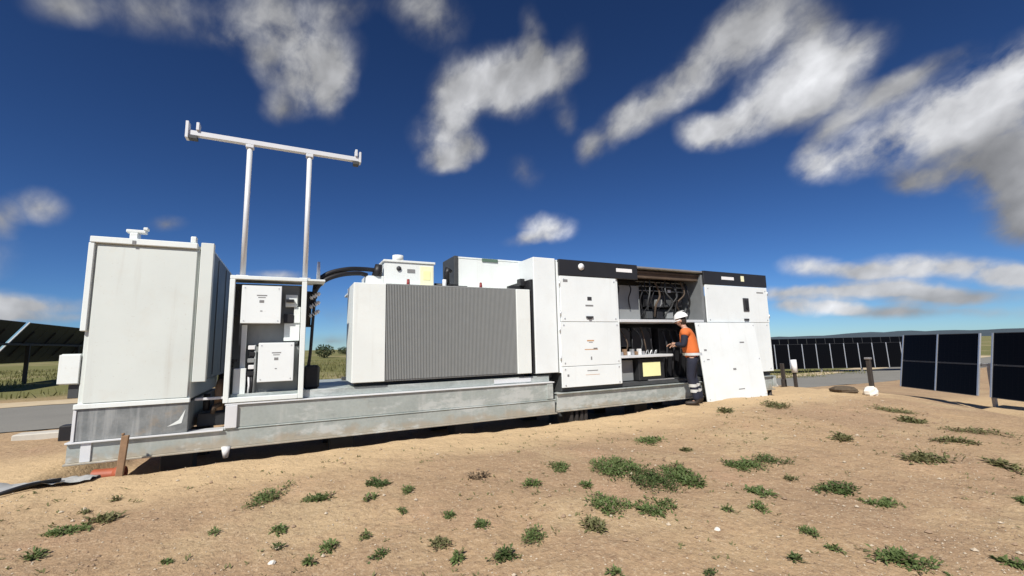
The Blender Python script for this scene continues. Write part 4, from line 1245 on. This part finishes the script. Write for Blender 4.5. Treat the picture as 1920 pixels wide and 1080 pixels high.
stone('soil_heap', 'dark heap of soil beside the white lump on the right', 11.35, 5.72, .25, 'dirt_clod', 17, .42, 'soil heap')

for (nm, lab, x, y, h_, w, lean) in (('dark_post', 'dark steel post behind the white lump on the right', 13.3, 6.05, .82, .09, .03),):
    z = gp(x, y)
    t = thing(nm, lab, 'post', (x, y, z))
    MB().bar((x, y, z - .2), (x - lean, y, z + h_), w, w, .008).build('shaft', 'dark_post', t)
    MB().box(x - lean - .07, x - lean + .07, y - .06, y + .06, z + h_, z + h_ + .05, .008).build('cap', 'post_steel', t)
for (lab, x, y, h_, w, mt, cap) in (('darker left stake of the pair just right of the container', 12.55, 7.82, .66, .10, 'dark_post', None), ('right stake of the pair beside the container with a white sleeve', 12.75, 7.62, .74, .09, 'dark_post', 1)):
    z = gp(x, y)
    t = thing('marker_stake', lab, 'stake', (x, y, z), 'stakes right of the container')
    MB().bar((x, y, z - .2), (x - .04, y, z + h_), w, w * .6, .008).build('shaft', mt, t)
    if cap: MB().tube([(x - .015, y - .01, z + h_ * .55), (x - .04, y - .01, z + h_ + .02)], .075, 10).build('sleeve', 'label_white', t, True)
    else: MB().box(x - .1, x + .03, y - .05, y + .04, z - .03, z + .22, .01).build('foot_block', 'dark_post', t)
stone('pale_rubble', 'pale rubble lump beside the stakes right of the container', 12.2, 7.95, .13, 'concrete', 21, .8, 'rubble')

# far bush seen between the control panel and the transformer
def leafy(name, n, rx, ry, rz, size, seed, mat, parent):
    rnd = random.Random(seed); b_ = MB()
    for _ in range(n):
        while True:
            p = Vector((rnd.uniform(-1, 1), rnd.uniform(-1, 1), rnd.uniform(-1, 1)))
            if .25 < p.length < 1: break
        q = Vector((p.x * rx, p.y * ry, p.z * rz)); q *= 1 + .3 * noise.noise(p * 2.2 + Vector((seed, 0, 0)))
        a = Vector((rnd.gauss(0, 1), rnd.gauss(0, 1), rnd.gauss(0, 1))).normalized(); c_ = a.orthogonal().normalized()
        s = size * rnd.uniform(.6, 1.3)
        b_.add([q - a * s, q + c_ * s * .5, q + a * s, q - c_ * s * .5], [(0, 1, 2, 3)])
    o = b_.build(name, mat, parent); return o


def bush(label, x, y, r, h_, seed, group='bushes in the far field'):
    z = gz(x, y, False); t = thing('bush', label, 'bush', (x, y, z), group)
    lf = leafy('crown', 900, r, r, h_ / 2, .16, seed, 'bush_leaf', None)
    lf.parent = t; lf.location = (0, 0, h_ * .55)
    MB().tube([(x, y, z - .1), (x + .05, y, z + h_ * .4), (x, y + .1, z + h_ * .7)], [.09, .07, .03], 8).build('trunk', 'trunk_bark', t, True)


bush('dark bush in the far field between control panel and transformer', 5.6, 86, 1.7, 2.3, 5)
bush('low far bush just right of the dark one seen past the control panel', 12.6, 118, 2.2, 1.8, 9)

# ------------------------------------------------------------------ weeds
WEEDS=  [(4.38, 4.67, 0.54, 0.18), (3.21, 3.89, 0.55, 0.36), (3.19, 3.37, 0.44, 0.25), (3.63, 3.41, 0.41, 0.26), (2.42, 3.09, 0.38, 0.21), (2.05, 2.86, 0.22, 0.15
    ), (2.73, 2.84, 0.37, 0.16), (1.63, 2.96, 0.25, 0.2), (1.31, 2.75, 0.22, 0.15), (2.6, 4.15, 0.27, 0.15), (2.12, 3.83, 0.19, 0.12), (1.36, 3.26, 0.18, 0.12
    ), (1.04, 2.91, 0.13, 0.08), (1.0, 3.13, 0.22, 0.09), (0.6, 3.2, 0.13, 0.13), (0.29, 3.51, 0.13, 0.13), (0.53, 3.53, 0.12, 0.08), (0.83, 4.6, 0.25, 0.11
    ), (1.04, 4.29, 0.16, 0.12), (0.66, 4.19, 0.12, 0.06), (0.27, 4.46, 0.28, 0.11), (-0.09, 4.72, 0.3, 0.23), (-0.01, 3.91, 0.14, 0.08), (-0.01, 3.61, 0.11, 0.06
    ), (0.15, 3.34, 0.1, 0.05), (-1.43, 4.71, 0.37, 0.12), (-1.27, 4.79, 0.3, 0.09), (-1.48, 4.23, 0.18, 0.08), (-1.5, 5.11, 0.13, 0.04), (-1.37, 5.39, 0.1, 0.04
    ), (-0.45, 4.11, 0.12, 0.05), (1.19, 3.52, 0.11, 0.07), (0.88, 3.82, 0.09, 0.05), (2.53, 3.58, 0.16, 0.07), (4.45, 3.37, 0.47, 0.15), (4.87, 3.25, 0.42, 0.12
    ), (3.92, 2.74, 0.25, 0.13), (3.6, 2.51, 0.21, 0.09), (4.67, 2.48, 0.43, 0.12), (4.64, 2.15, 0.33, 0.09), (6.43, 2.55, 0.57, 0.1), (6.55, 3.36, 0.42, 0.1
    ), (3.41, 2.08, 0.2, 0.11), (3.5, 1.55, 0.39, 0.15), (3.58, 1.25, 0.26, 0.09), (4.15, 1.22, 0.15, 0.11), (3.2, 2.56, 0.15, 0.06), (2.97, 1.89, 0.11, 0.07
    ), (3.32, 1.87, 0.18, 0.05), (8.67, 2.71, 0.71, 0.18), (7.57, 2.62, 0.54, 0.09), (8.06, 5.19, 0.61, 0.18), (6.81, 5.34, 0.37, 0.09), (9.69, 4.42, 0.89, 0.2
    ), (6.8, 1.92, 0.33, 0.11), (5.69, 1.6, 0.23, 0.08), (2.31, 2.01, 0.13, 0.05), (1.82, 2.3, 0.1, 0.04), (-0.69, 3.71, 0.12, 0.04), (4.37, 3.99, 0.19, 0.06
    ), (4.52, 2.86, 0.19, 0.06), (8.8, 3.66, 0.51, 0.1)]


def clump(idx, x, y, w, d, n, hgt, lsize, mat, seed):
    """leaf list in metres, conforming to the ground"""
    rnd = random.Random(seed); b_ = MB()
    ca, sa = math.cos(-yaw), math.sin(-yaw)
    hubs = []
    hubs.append((rnd.uniform(-.2, .2), rnd.uniform(-.2, .2), 1.1))
    for _ in range(max(3, n // 20)):
        for _t in range(12):
            o_ = rnd.choice(hubs); a = rnd.uniform(0, 6.283); q = rnd.uniform(.2, .5)
            hx, hy = o_[0] + q * math.cos(a), o_[1] + q * math.sin(a)
            if hx * hx + hy * hy < .95: break
        hubs.append((hx, hy, rnd.uniform(.7, 1.25)))
        pp = []
        for k in range(5):                           # creeping runner between two rosettes
            t = k / 4; lx, ly = o_[0] + (hx - o_[0]) * t, o_[1] + (hy - o_[1]) * t
            px, py = lx * w * .5, ly * d * .5
            gx, gy = x + px * ca - py * sa, y + px * sa + py * ca
            pp.append((gx + rnd.gauss(0, .003), gy + rnd.gauss(0, .003), gz(gx, gy) + .004))
        b_.cur = 1; b_.tube(pp, .0022, 4); b_.cur = 0
    for _ in range(n):
        hx, hy, hs = rnd.choice(hubs)
        a = rnd.uniform(0, 6.283); q = abs(rnd.gauss(0, .17)) * hs * (1.45 if rnd.random() < .12 else 1)
        px, py = hx * w * .5 + min(q * w * .5, .075 * q / .2) * math.cos(a), hy * d * .5 + min(q * d * .5, .085 * q / .2) * math.sin(a)
        gx, gy = x + px * ca - py * sa, y + px * sa + py * ca
        zz = gz(gx, gy) + hgt * rnd.uniform(.05, 1.0) * max(.12, 1 - q * 1.9) * hs
        th = a - yaw + rnd.gauss(0, .7); tl = rnd.gauss(.35, .4); L_ = lsize * rnd.uniform(.55, 1.35); wd = L_ * rnd.uniform(.26, .42)
        dv = Vector((math.cos(th) * math.cos(tl), math.sin(th) * math.cos(tl), math.sin(tl)))
        sv = Vector((-math.sin(th), math.cos(th), rnd.gauss(0, .25))).normalized()
        p0 = Vector((gx, gy, zz)); p1 = p0 + dv * L_ * .5 + up * L_ * .06; p2 = p0 + dv * L_ - up * L_ * .12
        b_.cur = 1 if rnd.random() < .10 else 0
        b_.add([p0, p1 + sv * wd * .5, p2, p1 - sv * wd * .5, p1 + up * wd * .12], [(0, 4, 1), (1, 4, 2), (2, 4, 3), (3, 4, 0)])
    return b_.build('weed_clump', mat)


WLAB = [
    'narrow green weed patch nearest the worker, at the top of the weed group',
    'largest dark green weed clump in the middle foreground',
    'green weed clump just below and right of the largest clump',
    'green weed clump at the right of the large middle weed group',
    'wide weed clump below the largest middle weed clump',
    'small weed clump touching the lower left of the wide clump',
    'weed strip right of the wide lower clump',
    'ragged weed clump at lower centre left of the middle weed group',
    'weed clump at the bottom edge below the ragged centre clump',
    'small weed clump left of the largest middle clump',
    'small weed clump halfway between the dry brown clump and the largest clump',
    'dark compact weed clump left of the ragged centre clump',
    'small weed clump near the bottom edge left of the bottom centre clump',
    'sparse olive weed clump left of the ragged centre clump near the bottom',
    'upright small weed near the bottom edge below the transformer',
    'small ragged weed near the bottom left of the upright one',
    'small weed above and between the two bottom weeds below the transformer',
    'flat weed clump below the transformer fins, left of a smaller round one',
    'small round weed just right of the flat clump below the transformer',
    'tiny weed just under the flat clump below the transformer',
    'slanting weed streak below the transformer',
    "bushy weed clump below the transformer's left end",
    'small weed under the bushy clump, upper of two',
    'small weed under the bushy clump, lower of two',
    'tiny weed at the bottom edge right of the two under the bushy clump',
    'long green weed streak at the lower left',
    'thin right hand tail of the long weed streak at the lower left',
    'small weed in the bottom left corner',
    'tiny weed just above the long streak at the lower left',
    'tiniest weed above the long streak, closest to the stake',
    'lone small weed between the long streak and the bushy clump',
    'tiny weed just left of the dark compact clump',
    'tiny weed below the small round one under the transformer',
    'flat little weed between the largest clump and the wide clump',
    'long weed strip on the slope right of the middle weed group',
    'weed strip adjoining the right end of the long strip',
    'small weed below the long strip on the slope, upper of two',
    'small weed below the long strip on the slope, lower of two',
    'dark slanting weed streak on the right slope',
    'second slanting weed streak right of the dark one',
    'thin dark weed streak on the slope below the right solar panels',
    'thin weed streak below the soil heap on the right',
    'compact weed clump on the right below the pair of small weeds',
    'green weed patch near the bottom right corner',
    'dark weed patch at the bottom edge at far right',
    'weed clump at the right edge near the bottom corner',
    'tiny weed right of the wide clump beside the small white stone',
    'small weed near the bottom below the compact right clump',
    'flat weed streak right of the compact right clump',
    'olive weed patch on the far right slope',
    'flat olive streak just below the far right weed patch',
    'olive weed patch in front of the leaning door panel',
    'tiny olive weed just in front of the worker',
    'olive weed patch below the white lump on the right',
    'weed streak at the right edge, upper of two',
    'weed streak at the right edge, lower of two',
    'tiny weed at the bottom edge right of centre',
    'tiny weed at the bottom edge near centre',
    'tiny weed at the bottom edge at left',
    'tiny weed right of the patch nearest the worker',
    'tiny weed just below the long strip on the slope',
    'flat olive streak below the solar panels right of the white lump',
]
OLIVE = {26, 40, 41, 49, 50, 51, 52, 53, 54, 59, 60, 61, 13, 5, 28, 29}
for i, (x, y, w, hh) in enumerate(WEEDS):
    dist = math.hypot(x, y)
    hp = hh * (1 if dist > 6 else .8)
    d = max(.06, min(hh * dist / 1.35 * .8, w * 2.4))
    hgt = min(.055, .016 + hh * .11)
    area = w * d
    n = int(min(1300, max(60, 4200 * area)))
    lsz = .034 + .012 * min(1, w)
    if dist > 6: lsz = .06; n = int(max(70, min(500, 1300 * area)))
    if i in (1, 2, 3, 4): n = int(n * 1.25)
    hgt *= .6 + .8 * ((i * 37) % 11) / 10; lsz *= .8 + .5 * ((i * 53) % 7) / 6
    o = clump(i, x, y, w, d, n, hgt, lsz, ['weed_olive' if i in OLIVE else ('weed_leaf', 'weed_leaf', 'weed_dark')[i % 3], 'dry_weed'], 100 + i)
    tag(o, WLAB[i], 'weed', 'weeds on the bare dirt')
tag(clump(900, 1.74, 4.24, .27, .35, 90, .05, .05, ['dry_weed', 'dry_weed'], 77), 'dry brown weed clump below the transformer\'s right end', 'weed')

# sprigs and dead stems too small to count
rnd = random.Random(5); b_ = MB()
for _ in range(1300):
    x = rnd.uniform(-3, 9); y = rnd.uniform(1.2, 6.0)
    if noise.noise(Vector((x * .8, y * .8, 3))) < -.05: continue
    g = gz(x, y)
    for k in range(rnd.randint(2, 5)):
        th = rnd.uniform(0, 6.283); L_ = rnd.uniform(.012, .04); wv = L_ * .22
        p0 = Vector((x + rnd.gauss(0, .012), y + rnd.gauss(0, .012), g)); dv = Vector((math.cos(th), math.sin(th), rnd.uniform(.2, .9)))
        sv = Vector((-math.sin(th), math.cos(th), 0))
        b_.add([p0, p0 + dv * L_ * .5 + sv * wv, p0 + dv * L_, p0 + dv * L_ * .5 - sv * wv], [(0, 1, 2, 3)])
tag(b_.build('ground_sprigs', 'weed_olive'), 'tiny sparse sprigs scattered over the bare dirt', 'weeds', kind='stuff')

# loose grit and pebbles
b_ = MB(); rnd = random.Random(9)
ico = [(0, 0, 1), (.9, 0, .1), (.28, .85, 0), (-.72, .53, .1), (-.72, -.53, -.1), (.28, -.85, .1), (0, 0, -.7)]
icf = [(0, 1, 2), (0, 2, 3), (0, 3, 4), (0, 4, 5), (0, 5, 1), (6, 2, 1), (6, 3, 2), (6, 4, 3), (6, 5, 4), (6, 1, 5)]
for _ in range(26000):
    y = .9 + 5.6 * rnd.random() ** 1.5; x = rnd.uniform(-1.2 - y * .55, 1.5 + y * 2.4)
    if x > 10.8: continue
    r = .003 + .0085 * rnd.random() ** 3 + (.024 * rnd.random() if rnd.random() < .025 else 0)
    a = rnd.uniform(0, 6.28); ca, sa = math.cos(a), math.sin(a); g = gz(x, y); fz = rnd.uniform(.45, .8)
    b_.cur = 0 if rnd.random() < .6 else 1
    b_.add([(x + (p[0] * ca - p[1] * sa * .8) * r, y + (p[0] * sa + p[1] * ca * .8) * r, g + r * .25 + p[2] * r * fz) for p in ico], icf)
tag(b_.build('loose_pebbles', ['pebble_tan', 'pebble_pale']), 'loose grit and pebbles over the bare dirt', 'pebbles', kind='stuff')

# dry pasture grass beyond the track
b_ = MB(); rnd = random.Random(31)
for _ in range(34000):
    if rnd.random() < .6: x = rnd.uniform(-24, 14); y = rnd.uniform(20.5, 60)
    else: x = rnd.uniform(14, 46); y = rnd.uniform(20, 50)
    if noise.noise(Vector((x * .16, y * .16, 2))) < -.12: continue
    g = gz(x, y, False); L_ = rnd.uniform(.10, .30); w = rnd.uniform(.012, .035)
    th = rnd.uniform(0, 6.28); dv = Vector((rnd.gauss(0, .35), rnd.gauss(0, .35), 1)).normalized()
    sv = Vector((math.cos(th), math.sin(th), 0)) * w
    p0 = Vector((x, y, g - .02))
    b_.add([p0 - sv, p0 + sv, p0 + dv * L_ + sv * .4, p0 + dv * L_ * .9 - sv * .5], [(0, 1, 2, 3)])
tag(b_.build('pasture_grass', 'dry_grass'), 'dry olive pasture grass beyond the gravel track', 'grass', kind='stuff')
